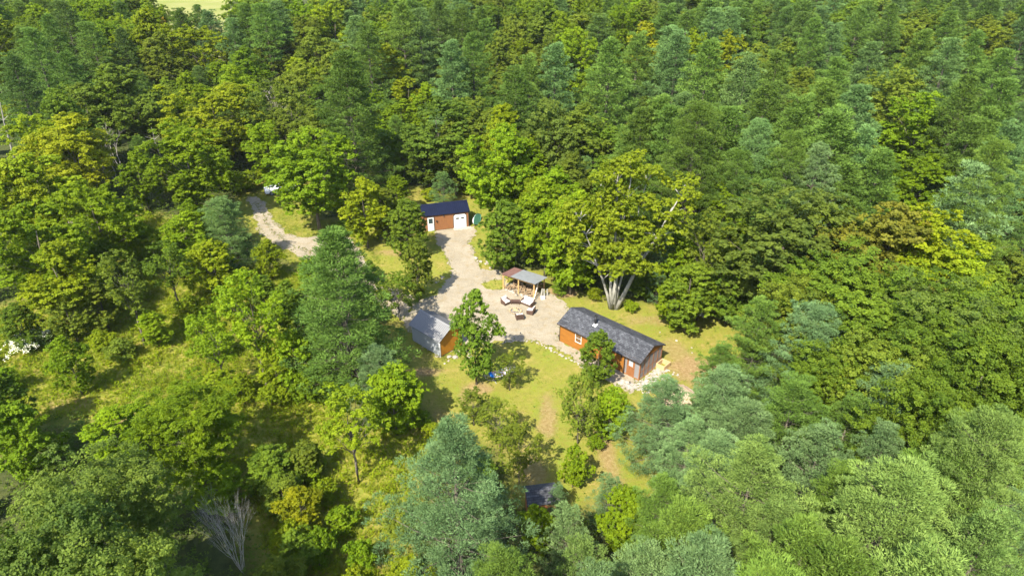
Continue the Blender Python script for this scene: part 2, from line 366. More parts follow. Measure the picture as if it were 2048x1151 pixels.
def pine_proto(seed, H, Rr, z0, sp, nb, tuft=.3, needles=9, powr=.8, droop=.0, dens=1.0, ragged=.35, wid=.3, pad=.5):
    rs = np.random.RandomState(seed); P = []; D = []; mb = MB()
    mb.tube([(0, 0, -.2), (rs.normal()*.05, 0, H*.5), (0, rs.normal()*.05, H*.97)], [H*.014+.03, H*.009, .02], 8)
    z = z0; W = []
    lob = rs.uniform(0, 6.28, 3)
    while z < H-.25:
        t = (z-z0)/(H-z0); nn = nb if t < .8 else max(3, nb-1); a0 = rs.uniform(0, 6.28); gate = rs.uniform(.6, 1.05)
        for k in range(nn):
            az = a0+k*6.283/nn+rs.normal()*.22
            L_ = Rr*((1-t)**powr)*(.35+.65*min(1, (t+.12)/.3))*rs.uniform(1-ragged, 1.08)*gate*(1+.18*math.sin(2*az+lob[0]+3*t)+.1*math.sin(3*az+lob[1]-5*t))+.22
            el = .12+.75*t**1.6+rs.normal()*.07-droop*(1-t)
            W.append((z+rs.normal()*.1, az, L_, el))
        z += sp*(.75+.5*rs.uniform())*(1.15-.55*t)
    RP = []
    for (z, az, L_, el) in W:
        dh = np.array([math.cos(az), math.sin(az), 0.]); pz = np.array([-math.sin(az), math.cos(az), 0.])
        def at(s): return np.array([0, 0, z])+dh*L_*s*math.cos(el)+np.array([0, 0, L_*(s*math.sin(el)+.16*s*s*s)])
        if L_ > .9: mb.tube([at(0), at(.5), at(.9)], [.01+.009*L_, .006+.006*L_, .006], 4, False)
        ns = max(2, int(round(L_*dens/pad*.5)))
        for i in range(ns):
            s = .38+.62*(i+.8*rs.uniform())/ns if L_ > 1.3 else rs.uniform(.15, 1)
            o = at(min(s, 1)); wd = L_*(.34 if s < .8 else .2)
            for side in ((-1, 1) if L_ > 1.6 else (rs.choice([-1, 1]),)):
                P.append(o+pz*side*wd*rs.uniform(.15, 1.)+np.array([0, 0, rs.normal()*.08])+dh*rs.normal()*.15); D.append(unit(dh*.35+pz*side*.25+np.array([0, 0, .9]))); RP.append(pad*rs.uniform(.7, 1.25))
        P.append(at(1)); D.append(unit(dh*.5+np.array([0, 0, .8]))); RP.append(pad*rs.uniform(.7, 1.1))
    for j in range(5): P.append(np.array([0, 0, H-.1-.28*j])+rs.normal(size=3)*.05*j); D.append(np.array([0, 0, 1.])); RP.append(pad*(.4+.12*j))
    P = np.array(P); D = np.array(D); RP = np.array(RP); n = len(P); k = np.repeat(np.arange(n), needles)
    d0 = unit(rs.normal(size=(len(k), 3))+D[k]*.9); C = P[k]+d0*RP[k][:, None]*np.array([1, 1, .5])*(rs.uniform(.3, 1, (len(k), 1))**.5)
    lump = unit(np.round(d0*1.6+.01)); dd = unit(lump*.3+d0*.45+D[k]*.55+rs.normal(size=(len(k), 3))*.4); sz = tuft*rs.uniform(.75, 1.25, len(k))
    V, F_ = blades(C-dd*sz[:, None]*.3, dd, sz, sz*wid, rs)
    tint = np.clip(.5+(rs.normal(size=n)*.16)[k]+rs.normal(size=len(k))*.08, 0, 1)
    return dict(H=H, R=Rr*.86, crown=arr_mesh('crown', V, F_, tint), trunk=mb.mesh('trunk', True, False))
def branchy(seed, H, spread, n0=4, depth=4, r0=.09, vase=.5):
    """bare branching skeleton"""
    rs = random.Random(seed); mb = MB()
    def go(p, d, L_, r, lv):
        q = p+d*L_; m = p.lerp(q, .5)+Vector((rs.gauss(0, .05), rs.gauss(0, .05), rs.gauss(0, .03)))*L_
        mb.tube([p, m, q], [r, r*.8, r*.6], 5 if lv > 1 else 3, False)
        if lv == 0: return
        for k in range(rs.choice([2, 3, 3])):
            dd = (d+Vector((rs.gauss(0, spread), rs.gauss(0, spread), rs.gauss(.12, .2)))).normalized()
            go(q, dd, L_*rs.uniform(.62, .85), r*.56, lv-1)
    for k in range(n0):
        a = 6.28*k/n0+rs.uniform(-.3, .3); d = Vector((math.cos(a)*vase, math.sin(a)*vase, 1)).normalized()
        go(Vector((0, 0, -.1)), d, H*.33*rs.uniform(.85, 1.1), r0, depth)
    return mb
BR = {
 'big': [broad_proto(11, 16, 6, 2.6, 84, 620, .27, r0=.24), broad_proto(12, 17, 6.2, 3, 90, 600, .27, r0=.26, cr=(.14, .26)), broad_proto(13, 15, 6, 2.2, 76, 660, .27, shape='cone', r0=.22), broad_proto(14, 18, 5.6, 3, 88, 600, .27, r0=.25, cr=(.15, .3)), broad_proto(15, 16, 6, 2.4, 110, 480, .25, shape='vase', r0=.24, cr=(.12, .22))],
 'mid': [broad_proto(21, 9, 3, .4, 66, 430, .19, shape='cone', r0=.12, cr=(.18, .3)), broad_proto(22, 9, 3.2, .3, 72, 420, .19, r0=.13, cr=(.16, .3))],
 'shrub': [broad_proto(31, 3.4, 1.7, .1, 40, 260, .14, r0=.05, nl=6, cr=(.2, .34)), broad_proto(32, 3, 1.9, .05, 44, 240, .14, r0=.05, nl=6, cr=(.18, .32))],
 'open': [broad_proto(41, 11, 3.6, 3.2, 46, 230, .19, shape='vase', r0=.14, nl=22, cr=(.13, .24)), broad_proto(42, 12, 3.2, 4, 44, 240, .19, r0=.15, nl=24, cr=(.13, .25))],
 'fine': [broad_proto(51, 6, 2.5, .9, 74, 230, .11, r0=.08, nl=46, cr=(.12, .22)), broad_proto(52, 5, 2, .6, 64, 230, .10, r0=.06, nl=40, cr=(.13, .24))],
 'pine': [pine_proto(61, 20, 5.4, 2.0, 1.05, 6, .3, 52, powr=.68, pad=.62), pine_proto(62, 21, 5.2, 2.6, 1.15, 6, .3, 52, powr=.55, pad=.66), pine_proto(63, 19, 5.8, 1.8, 1.1, 6, .3, 52, powr=.62, ragged=.45, pad=.64), pine_proto(64, 20, 5.2, 3.2, 1.2, 6, .3, 52, powr=.5, ragged=.5, pad=.66)],
 'hugepine': [pine_proto(65, 25, 8, 1.6, 1.1, 7, .3, 54, powr=.62, pad=.66, ragged=.4)],
 'nearpine': [pine_proto(91, 16, 6.2, 1, .82, 8, .15, 100, .7, ragged=.25, pad=.48), pine_proto(92, 15, 5.8, .8, .9, 7, .15, 100, .6, ragged=.45, pad=.46)],
 'youngpine': [pine_proto(71, 13, 4.2, .6, .74, 7, .15, 80, .6, ragged=.35, pad=.4), pine_proto(72, 12, 4.0, .5, .7, 7, .15, 80, .5, ragged=.4, pad=.4)],
 'smallpine': [pine_proto(81, 6, 2.1, .2, .42, 6, .12, 46, .65, ragged=.3, pad=.25), pine_proto(82, 6, 2.3, .2, .42, 6, .12, 46, .55, ragged=.35, pad=.25)],
 'near': [broad_proto(17, 16, 6, 2.0, 130, 720, .165, r0=.24, cr=(.13, .24)), broad_proto(18, 14, 5.6, 1.4, 120, 720, .165, r0=.22, cr=(.14, .25))],
}
KN = {'big': ('broadleaf_tree', 'tree', 'broadleaf tree'), 'near': ('broadleaf_tree', 'tree', 'broadleaf tree'), 'mid': ('broadleaf_tree', 'tree', 'broadleaf tree'), 'open': ('broadleaf_tree', 'tree', 'open-crowned tree'), 'fine': ('fruit_tree', 'tree', 'fine-leaved tree'), 'shrub': ('shrub', 'shrub', 'leafy shrub'),
      'pine': ('pine_tree', 'pine tree', 'pine'), 'youngpine': ('pine_tree', 'pine tree', 'pine'), 'nearpine': ('pine_tree', 'pine tree', 'pine'), 'hugepine': ('pine_tree', 'pine tree', 'pine'), 'smallpine': ('pine_tree', 'pine tree', 'pine')}
PAL = {'bp': (.115, .188, .07), 'lp': (.122, .19, .044), 'gp': (.09, .152, .024), 'dp': (.078, .134, .028),
       'bg': (.155, .235, .009), 'mg': (.115, .18, .016), 'dg': (.098, .15, .017), 'yg': (.2, .258, .01), 'yy': (.245, .272, .01), 'og': (.145, .19, .02), 'ob': (.145, .155, .02), 'sg': (.11, .162, .026), 'rr': (.3, .2, .02)}
CW = {'bp': 'blue-green', 'lp': 'pale yellowish green', 'gp': 'mid-green', 'dp': 'dark green', 'bg': 'bright green', 'mg': 'green', 'dg': 'dark green', 'yg': 'yellow-green', 'yy': 'golden yellow-green', 'og': 'olive green', 'ob': 'rust-brown', 'sg': 'silvery green', 'rr': 'orange'}
rt = random.Random(7); TREES = []; used_labels = set(); REST = []
HID = {(-891, 1067), (-862, 1105), (-861, 1139), (-837, 1017), (-829, 1078), (-824, 1112), (-803, 1144), (-791, 1077), (-778, 916), (-773, 1105), (-767, 1142), (-752, 983), (-713, 1092), (-712, 910), (-709, 861), (-709, 951), (-709, 1133), (-705, 1060), (-679, 832), (-677, 1062), (-675, 1127), (-666, 793), (-664, 876), (-653, 1087), (-645, 1044), (-615, 1143), (-614, 1071), (-608, 1109), (-500, 773), (-431, 853), (-410, 460), (-403, 512), (-402, 570), (-398, 535), (-390, 1099), (-380, 386), (-378, 460), (-375, 1128), (-368, 376), (-363, 457), (-349, 433), (-344, 1093), (-342, 397), (-340, 669), (-338, 351), (-337, 1061), (-332, 972), (-327, 327), (-321, 880), (-317, 919), (-313, 344), (-300, 1143), (-279, 980), (-268, 528), (-251, 922), (-245, 1125), (-244, 948), (-218, 701), (-188, 759), (-187, 1060), (-180, 682), (-167, 593), (-162, 1042), (-155, 1105), (-148, 1145), (-137, 972), (-134, 918), (-121, 1093), (-114, 1121), (-113, 1046), (-85, 1061), (-78, 1134), (-57, 1096), (-38, 1131), (-23, 1080), (-6, 1123), (-1, 487), (1, 671), (9, 650), (9, 693), (12, 1054), (21, 547), (22, 610), (25, 1030), (27, 1111), (43, 610), (51, 686), (61, 961), (70, 1133), (84, 1106), (101, 737), (108, 1132), (111, 548), (114, 698), (125, 782), (136, 1097), (144, 1058), (151, 774), (164, 347), (166, 1135), (180, 1043), (182, 136), (202, 727), (207, 180), (211, 1076), (218, 1141), (222, 707), (228, 230), (228, 410), (240, 369), (249, 250), (252, 519), (256, 911), (260, 382), (261, 238), (265, 299), (286, 1045), (294, 687), (300, 308), (303, 641), (326, 1126), (330, 352), (333, 333), (363, 410), (367, 434), (379, 689), (384, 532), (386, 756), (403, 416), (427, 723), (444, 1137), (459, 929), (502, 859), (510, 1107), (517, 618), (519, 885), (527, 755), (542, 604), (654, 862), (677, 791), (686, 895), (735, 1139), (745, 924), (757, 1079), (832, 1100)}
LM = [(740,140,'the very tall pine'),(700,560,'the huge pine'),(640,330,'the round green tree by the road'),(735,410,'the oval yellow-green tree'),(890,430,'the garage'),(888,372,'the small pine behind the garage'),(1010,450,'the dark tree right of the garage'),(1100,430,'the trees behind the woodshed'),(1260,380,'the silver-stemmed tree'),(1345,500,'the bright tree beyond the cabin'),(1400,640,'the back lawn'),(1220,690,'the cabin'),(870,660,'the grey roofed shed'),(955,650,'the narrow tree by the shed'),(1310,840,'the pine below the porch'),(1095,985,'the outhouse'),(900,960,'the bottom centre pine'),(1580,690,'the large blue-green pine'),(1590,470,'the silvery oak'),(1810,460,'the rust-tinged tree'),(1890,480,'the yellow-green dome in the right wood'),(1850,240,'the bright tree among the pines'),(1990,380,'the right edge pine'),(1796,170,'the olive tree among the pines'),(1793,780,'the pine by the dark gap'),(1812,1020,'the largest pale pine'),(1515,980,'the broad pale pine'),(1915,790,'the broadleaf tree at the right edge'),(393,80,'the tree below the hay field'),(380,8,'the hay field'),(412,210,'the golden tree'),(222,180,'the dark oak'),(118,270,'the golden tree at the left edge'),(400,340,'the big tree left of the road'),(236,310,'the tall grey dead tree'),(470,460,'the pine at the road bend'),(90,530,'the pale tree at the left edge'),(290,580,'the leaning meadow tree'),(361,550,'the forked meadow tree'),(537,640,'the thin-trunked tall tree'),(65,680,'the white-flowered shrub'),(165,730,'the round meadow bush'),(350,860,'the big bright tree by the meadow'),(160,1010,'the corner oak'),(486,1060,'the white dead bush'),(718,850,'the yellowish olive tree'),(1868,20,'the white dead tree'),(1556,30,'the top edge, right of centre'),(1130,60,'the top edge, at centre'),(1222,150,'the pines above the silver-stemmed tree'),(1430,260,'the pine group right of centre'),(1010,290,'the bright tree above the garage lawn'),(870,250,'the dark trees right of the tall pine'),(100,60,'the top left pines'),(500,50,'the pines right of the hay field'),(1680,170,'the upper right pines'),(2000,120,'the top right corner')]
def auto_label(px, py, head):
    o_ = sorted(LM, key=lambda q: math.hypot(px-q[0], py-q[1]))[:5]; first = None
    for x, y, nm in o_:
        dx, dy = px-x, py-y; d = math.hypot(dx, dy)
        v = 'above' if dy < 0 else 'below'; hz = 'left of' if dx < 0 else 'right of'
        w_ = v if abs(dx) < .4*abs(dy) else hz if abs(dy) < .4*abs(dx) else v+' and '+hz
        l = head+', '+('just ' if d < 60 else 'well ' if d > 150 else '')+w_+' '+nm
        first = first or l
        if l not in used_labels and len(l.split()) <= 16: return l
    return first
def plant(kind, x, y, h, r, col, label=None, group=None, rz=None, grow=1.14):
    if (kind == 'youngpine' and r > 4.6) or (kind == 'pine' and math.hypot(x, y) < 85 and r > 4.4): kind = 'nearpine'
    if kind == 'big' and math.hypot(x, y) < 62: kind = 'near'
    pr = rt.choice(BR[kind]); nm, cat, word = KN[kind]; az_ = rt.uniform(0, 6.28)
    v = rt.uniform(.82, 1.18); g = rt.uniform(-.06, .06); b = PAL[col]
    if col == 'bp' and y > 75: b = (.098, .168, .048)
    if (round(x*5), round(y*5)) in HID:
        REST.append((x, y, h, r*grow, col)); TREES.append((x, y, h, r)); return None
    o = empty(nm, (x, y, 0), az_)
    r *= grow; s = (r/pr['R'], r/pr['R'], h/pr['H'])
    c = link('crown', pr['crown'], M_NEEDLE if 'pine' in kind else M_LEAF, o); c.scale = s
    c.color = (b[0]*v*(1+g), b[1]*v, b[2]*v*(1-g), 1)
    t = link('trunk', pr['trunk'], M_BARK, o); t.scale = s
    px, py = PJ(x, y, h*.9)
    gp_ = group or ('pines of the surrounding wood' if 'pine' in kind else 'shrubs at the wood and meadow edges' if kind == 'shrub' else 'broadleaf trees of the surrounding wood')
    if not label: label = auto_label(px, py, ('small' if h < 7 else 'medium-sized' if h < 13 else 'tall')+' '+CW[col]+' '+word)
    used_labels.add(label); tag(o, label, cat, gp_)
    TREES.append((x, y, h, r)); return o
def T(kind, xt, yt, h, r, col, label=None, group=None):
    p = U(xt, yt, h); return plant(kind, p.x, p.y, h, r, col, label, group)
def B(kind, xb, yb, yt, r, col, label=None, group=None):
    p = U(xb, yb); lo, hi = .5, 40
    for _ in range(40):
        m_ = (lo+hi)/2
        if PJ(p.x, p.y, m_)[1] > yt: lo = m_
        else: hi = m_
    return plant(kind, p.x, p.y, lo, r, col, label, group, None, 1.0 if kind in ('fine', 'mid', 'smallpine') or p.x > -12 else 1.1)
# ------------------------------------------------------------------ the trees one can tell apart, read off the photograph
# round the clearing
B('hugepine', 710, 778, 466, 6.5, 'gp', 'huge green white pine left of the grey roofed shed')
B('hugepine', 722, 402, 108, 7.8, 'gp', 'very tall broad pine rising behind the gravel driveway, left of the garage')
B('big', 640, 462, 258, 6.1, 'bg', 'round green tree by the bend of the gravel road, hiding a parked pickup')
B('mid', 737, 496, 348, 3.4, 'yg', 'yellow-green oval tree left of the garage, across the driveway lawn')
B('mid', 818, 516, 386, 3.4, 'mg', 'green tree hiding the left end of the garage')
B('mid', 838, 600, 462, 2.3, 'og', 'slender olive tree at the left edge of the gravel driveway')
B('fine', 800, 640, 540, 2.6, 'mg', 'small dark tree between the huge pine and the gravel')
B('smallpine', 888, 414, 346, 2.3, 'bp', 'small blue-green pine standing directly behind the garage')
B('mid', 1008, 545, 385, 3.7, 'mg', 'dark green tree at the lawn edge right of the garage drive')
B('mid', 1090, 552, 352, 4.6, 'bg', 'green tree behind the open woodshed')
B('mid', 1140, 588, 376, 4.4, 'bg', 'green tree right behind the woodshed roof, left of the silver-trunked tree')
B('mid', 1345, 600, 448, 3.6, 'bg', 'bright green tree right of the silver-trunked tree')
B('mid', 1340, 655, 556, 2.5, 'bg', 'bright green bushy tree on the lawn behind the cabin')
B('mid', 1290, 600, 520, 2.4, 'mg', 'green bush tree behind the silver-trunked tree')
B('mid', 953, 768, 577, 2.5, 'mg', 'tall narrow green tree between the grey shed and the cabin')
B('fine', 1019, 780, 700, 1.5, 'og', 'small thin apple tree beside the hammock')
B('fine', 948, 850, 776, 1.7, 'og', 'olive bushy tree below the tall narrow tree, left of the lawn strip')
B('fine', 1000, 900, 800, 2.0, 'og', 'olive fruit tree in the middle of the lawn-edge row')
B('fine', 1038, 968, 838, 1.7, 'og', 'olive fruit tree at the near end of the lawn-edge row')
B('mid', 1192, 770, 652, 2.1, 'mg', 'green tree growing in front of the cabin wall')
B('fine', 1155, 888, 738, 2.2, 'og', 'thin brownish fruit tree with pale trunk below the cabin')
B('mid', 1216, 880, 762, 1.9, 'bg', 'yellow-green bushy tree beside the pale-trunked fruit tree')
B('shrub', 1145, 974, 890, 1.5, 'bg', 'round bright green bush above the little outhouse')
B('shrub', 1192, 900, 866, .9, 'bg', 'low green bush at the foot of the brown path')
B('youngpine', 1312, 935, 768, 3.4, 'bp', 'blue-green young pine below the cabin porch')
B('smallpine', 1112, 1040, 972, 1.1, 'bp', 'small pine in front of the outhouse roof')
B('mid', 1072, 1105, 1006, 1.5, 'bg', 'bright green leafy tree below the outhouse')
B('smallpine', 1212, 1060, 956, 1.7, 'bp', 'young blue-green pine right of the outhouse')
B('mid', 1240, 1110, 962, 2.0, 'bg', 'bright green tree right of the young pine by the outhouse')
T('smallpine', 1138, 1016, 7, 1.7, 'bp')
T('smallpine', 1165, 1085, 8, 1.9, 'lp')
T('youngpine', 905, 863, 15.5, 5.0, 'bp', 'huge pale blue-green pine at bottom centre, its crown over the meadow edge')
# right foreground
B('youngpine', 1580, 850, 612, 5.4, 'bp', 'large blue-green pine right of the lawn and cabin')
T('youngpine', 1528, 604, 12, 3.5, 'gp')
T('youngpine', 1445, 692, 8, 2.4, 'gp')
T('youngpine', 1456, 745, 10, 3.3, 'bp')
T('youngpine', 1385, 842, 9, 2.6, 'bp')
T('youngpine', 1494, 815, 11, 3.2, 'bp')
T('youngpine', 1438, 880, 10, 3.0, 'bp')
T('youngpine', 1595, 765, 12, 3.6, 'gp')
T('youngpine', 1650, 860, 12, 3.4, 'bp')
T('youngpine', 1793, 736, 12, 3.9, 'bp', 'blue-green pine beyond the dark gap in the right-hand wood')
T('youngpine', 1778, 858, 12, 2.6, 'bp')
T('youngpine', 1515, 900, 14, 4.8, 'lp', 'broad pale green pine in the lower right, left of the largest one')
T('youngpine', 1812, 942, 17, 5.8, 'lp', 'largest pale yellowish green pine in the lower right corner wood')
T('pine', 1998, 828, 17, 4.6, 'lp')
T('youngpine', 1990, 1040, 15, 3.6, 'lp')
T('youngpine', 1369, 1026, 12, 3.4, 'gp')
T('youngpine', 1420, 1100, 15, 3.5, 'bp')
T('youngpine', 1300, 1105, 12, 2.8, 'bp')
T('youngpine', 1620, 1060, 15, 3.8, 'gp')
T('youngpine', 1560, 1010, 12, 3.2, 'lp')
T('youngpine', 1700, 1110, 16, 3.8, 'gp')
T('youngpine', 1880, 1130, 17, 3.8, 'lp')
T('youngpine', 1540, 1150, 16, 3.6, 'gp')
T('youngpine', 1190, 1150, 14, 2.8, 'bp')
T('youngpine', 1010, 1120, 12, 3.0, 'gp')
T('big', 1915, 745, 15, 4.6, 'mg', 'green broadleaf tree amid the pines at the right edge')
T('youngpine', 1690, 940, 12, 2.8, 'gp')
T('youngpine', 1330, 960, 9, 2.5, 'gp')
T('youngpine', 1710, 800, 11, 3.0, 'gp')
T('pine', 1925, 900, 14, 3.8, 'gp')
# right middle
T('big', 1588, 376, 17, 7.8, 'sg', 'large silvery dark green oak behind the lawn, right of the silver-trunked tree')
T('big', 1812, 398, 17, 6.6, 'ob', 'large rust-tinged tree in the right-hand wood')
T('big', 1732, 430, 15, 5.2, 'ob', 'smaller rust-tinged tree leaning against the large rust-tinged one')
T('big', 1872, 418, 16, 6.6, 'yg')
T('big', 1925, 462, 15, 5.6, 'yg')
T('big', 1770, 500, 16, 7.2, 'mg')
T('big', 1650, 545, 14, 5.2, 'og')
T('big', 1835, 600, 15, 6.0, 'mg')
T('big', 1925, 555, 16, 6.5, 'sg')
T('big', 2015, 570, 16, 6.0, 'mg')
T('big', 1690, 672, 12, 4.6, 'mg')
T('big', 2010, 650, 16, 5.2, 'mg')
T('big', 1800, 655, 14, 4.8, 'og')
T('open', 1431, 412, 14, 3.0, 'og')
T('mid', 1485, 470, 11, 3.6, 'mg')
T('mid', 1672, 378, 12, 3.0, 'yg')
T('mid', 1390, 520, 9, 3.0, 'mg')
B('shrub', 1425, 600, 556, 2.4, 'yg'); B('shrub', 1390, 596, 556, 2.0, 'bg'); B('shrub', 1460, 618, 585, 1.8, 'mg'); B('shrub', 1350, 610, 578, 1.6, 'yg')
T('big', 1796, 132, 18, 6.2, 'og', 'olive broad tree standing out among the upper right pines')
T('big', 1858, 186, 17, 6.6, 'bg', 'tall bright green tree in the middle of the right-hand pines')
T('big', 1850, 300, 13, 5.2, 'bg')
T('big', 1662, 360, 13, 3.8, 'yg')
T('pine', 1991, 292, 20, 5.8, 'gp', 'big pine with a bare grey trunk at the right edge')
T('pine', 1955, 335, 18, 4.2, 'bp')
for x_, y_, h_, r_, c_ in [(1939,160,20,5,'gp'),(2010,165,20,5,'gp'),(1400,208,21,6.2,'gp'),(1345,212,19,5,'gp'),(1455,222,19,5.4,'gp'),(1522,243,19,5.2,'bp'),(1605,198,20,5.2,'gp'),(1678,226,20,6.2,'gp'),(1732,264,18,5.0,'bp'),(1768,300,17,4.8,'gp'),(1590,275,18,5,'gp'),(1640,300,17,4.8,'bp'),
  (1421,88,21,6,'gp'),(1358,68,21,5,'bp'),(1497,113,20,5,'bp'),(1556,108,20,4.8,'gp'),(1630,42,20,5,'gp'),(1671,50,19,4.6,'bp'),(1723,22,20,5,'gp'),(1786,14,21,5,'gp'),(1904,22,20,5,'gp'),(1678,115,20,5,'gp'),(1748,84,20,5,'bp'),(1852,60,21,5,'gp'),(1904,82,20,5,'bp'),(1956,70,20,5,'gp'),(2008,104,20,5,'gp'),(1654,160,20,5,'gp'),(1536,168,19,4.8,'gp'),(1722,170,20,5,'bp'),
  (1323,193,19,5.2,'gp'),(1285,215,18,4.6,'gp'),(1368,188,18,4.8,'bp'),(1222,86,21,6.2,'gp'),(1278,70,20,5.2,'gp'),(1344,58,21,5.4,'bp'),(1111,88,21,5.4,'bp'),(1059,115,19,4.4,'gp'),(1031,139,19,4.6,'gp'),(902,82,20,5,'bp'),(944,72,20,5,'gp'),(732,50,20,5,'gp'),(802,12,22,6.2,'gp'),(838,22,21,5,'bp'),(923,14,20,5,'gp'),(875,6,21,5,'dp'),
  (94,36,20,5,'gp'),(122,6,21,5.4,'dp'),(174,48,19,5,'gp'),(60,60,19,5,'gp'),(240,62,17,4.4,'dp'),(487,8,21,5,'gp'),(525,12,21,5.8,'gp'),(393,12,16,3.6,'gp'),(38,54,17,4.6,'gp'),(20,110,18,5,'dp'),(130,110,17,4.8,'gp'),(462,40,18,4,'bp'),(1985,215,18,4.8,'gp'),(2030,250,18,4.6,'bp'),(1480,300,16,4.6,'gp'),(1545,320,15,4.4,'gp'),(1700,330,15,4.4,'gp'),(1950,240,17,4.6,'gp'),(1265,255,15,4.2,'gp')]:
    T('pine', x_, y_, h_, r_, c_)
T('smallpine', 1172, 318, 9, 2.2, 'bp'); T('smallpine', 420, 128, 9, 2.4, 'bp'); T('smallpine', 1330, 468, 9, 1.5, 'bp')
# upper middle and upper left broadleaf trees
for x_, y_, h_, r_, c_ in [(875,188,16,6,'dg'),(905,230,13,4.6,'og'),(1007,201,15,4.6,'yg'),(993,240,16,5.4,'bg'),(1040,270,13,4.4,'bg'),(1100,198,17,4.8,'sg'),(1170,200,16,5.4,'og'),(1200,240,13,4.4,'mg'),(1128,20,19,5,'bg'),(1145,52,18,5.2,'bg'),(1080,20,18,5,'og'),(1028,20,18,4.6,'og'),(1003,56,17,4.8,'og'),(1045,75,13,3,'yg'),(1250,2,20,4.4,'bg'),(1201,28,17,4.2,'dg'),(1292,38,17,4.8,'yy'),(763,80,16,4.8,'yy'),(993,92,14,4,'og'),(812,150,11,3.6,'yy'),(937,180,13,4,'og'),
  (1369,18,18,5,'og'),(1435,10,18,4.6,'bg'),(1470,0,19,5,'dg'),(1556,2,18,6,'sg'),(1643,8,18,5,'mg'),(1748,6,18,4.4,'yg'),(1393,58,17,4.6,'yg'),(1463,62,17,5.4,'yy'),(1577,70,17,5,'og'),(1520,84,14,3.8,'og'),(1610,120,15,4.4,'og'),(2026,20,17,5,'og'),(1991,44,16,4.6,'yg'),(1680,75,15,4,'mg'),
  (243,18,18,4.8,'yg'),(288,24,18,4.8,'og'),(361,18,16,4.4,'dg'),(313,60,17,5.4,'og'),(487,86,16,4.8,'bg'),(462,128,15,4.6,'bg'),(368,138,14,3.6,'bg'),(626,52,17,5.4,'og'),(660,98,15,4.6,'og'),(590,12,17,4.6,'dg'),(681,20,17,4.8,'og'),(540,70,15,4,'og'),(590,120,15,4.6,'og'),(640,150,13,4,'mg'),
  (104,172,16,4.8,'mg'),(155,160,15,4.6,'og'),(62,222,14,4.4,'yg'),(45,300,15,5.4,'yg'),(12,320,14,4.6,'yg'),(560,215,12,3.6,'og'),(520,230,12,3.6,'bg'),(620,210,13,3.8,'og'),(1110,328,13,4,'bg'),(1072,352,11,3.4,'yg'),(940,300,8,3.4,'mg'),(855,300,7,3.2,'dg'),(1150,300,12,3.6,'og'),(1230,300,12,3.6,'mg'),(1410,330,12,3.6,'bg'),(1450,370,12,3.6,'bg')]:
    T('big', x_, y_, h_, r_, c_)
T('big', 393, 38, 18, 6.4, 'yg', 'broad yellow-green tree below the distant hay field')
T('mid', 321, 21, 19, 2.0, 'rr', 'slim orange autumn tree just left below the distant hay field')
T('big', 412, 158, 16, 7, 'yy', 'broad golden yellow-green tree in the upper left wood')
T('big', 222, 120, 18, 7.6, 'dg', 'large dark green oak in the upper left wood')
T('big', 118, 224, 15, 6.2, 'yy', 'golden tree near the left edge of the upper wood')
B('big', 404, 446, 240, 6.6, 'bg', 'big bright green tree left of where the gravel road vanishes')
B('mid', 300, 425, 298, 3.2, 'bg'); T('open', 530, 150, 16, 4, 'og'); T('open', 575, 165, 15, 4, 'og'); T('open', 500, 180, 14, 3.6, 'sg')
# left middle
B('youngpine', 470, 540, 402, 3.6, 'bp', 'blue-green pine left of the gravel road bend')
T('big', 168, 358, 13, 4.4, 'bg'); T('big', 40, 400, 14, 5, 'bg'); T('big', 92, 482, 11, 4.0, 'yg', 'pale yellow-green tree near the left edge, middle height'); T('mid', 190, 470, 7, 2.4, 'mg'); T('mid', 120, 590, 6, 2, 'og'); T('mid', 20, 600, 6, 2, 'mg')
T('mid', 180, 550, 7, 2.3, 'og'); T('mid', 230, 380, 10, 3.4, 'yg'); T('mid', 360, 420, 9, 3.2, 'bg'); T('mid', 410, 470, 8, 3.0, 'yg'); T('mid', 345, 470, 6, 1.8, 'mg')
B('open', 290, 690, 492, 2.9, 'og', 'open olive tree with a thin leaning trunk in the left meadow')
B('open', 361, 622, 478, 2.6, 'mg', 'open green tree with a forked trunk in the left meadow')
B('mid', 318, 692, 615, 2.0, 'bg', 'small dense green tree in the left meadow')
B('open', 537, 787, 530, 3.6, 'bg', 'tall thin-trunked green tree left of the huge pine')
B('open', 455, 785, 612, 2.5, 'bg', 'green open tree with a slanting trunk above the meadow strip')
B('mid', 165, 788, 672, 2.2, 'bg', 'green bush tree casting a round shadow on the left meadow')
B('mid', 600, 700, 560, 2.6, 'mg'); B('mid', 600, 780, 650, 2.2, 'bg'); B('mid', 560, 790, 690, 1.8, 'yg'); B('mid', 640, 640, 500, 2.2, 'bg')
B('mid', 545, 560, 478, 2.0, 'yg'); B('mid', 500, 600, 530, 2.0, 'yg'); B('mid', 430, 560, 505, 2.0, 'bg'); B('shrub', 470, 640, 590, 1.9, 'yg'); B('shrub', 560, 640, 595, 1.6, 'bg'); B('mid', 400, 690, 625, 1.4, 'bg')
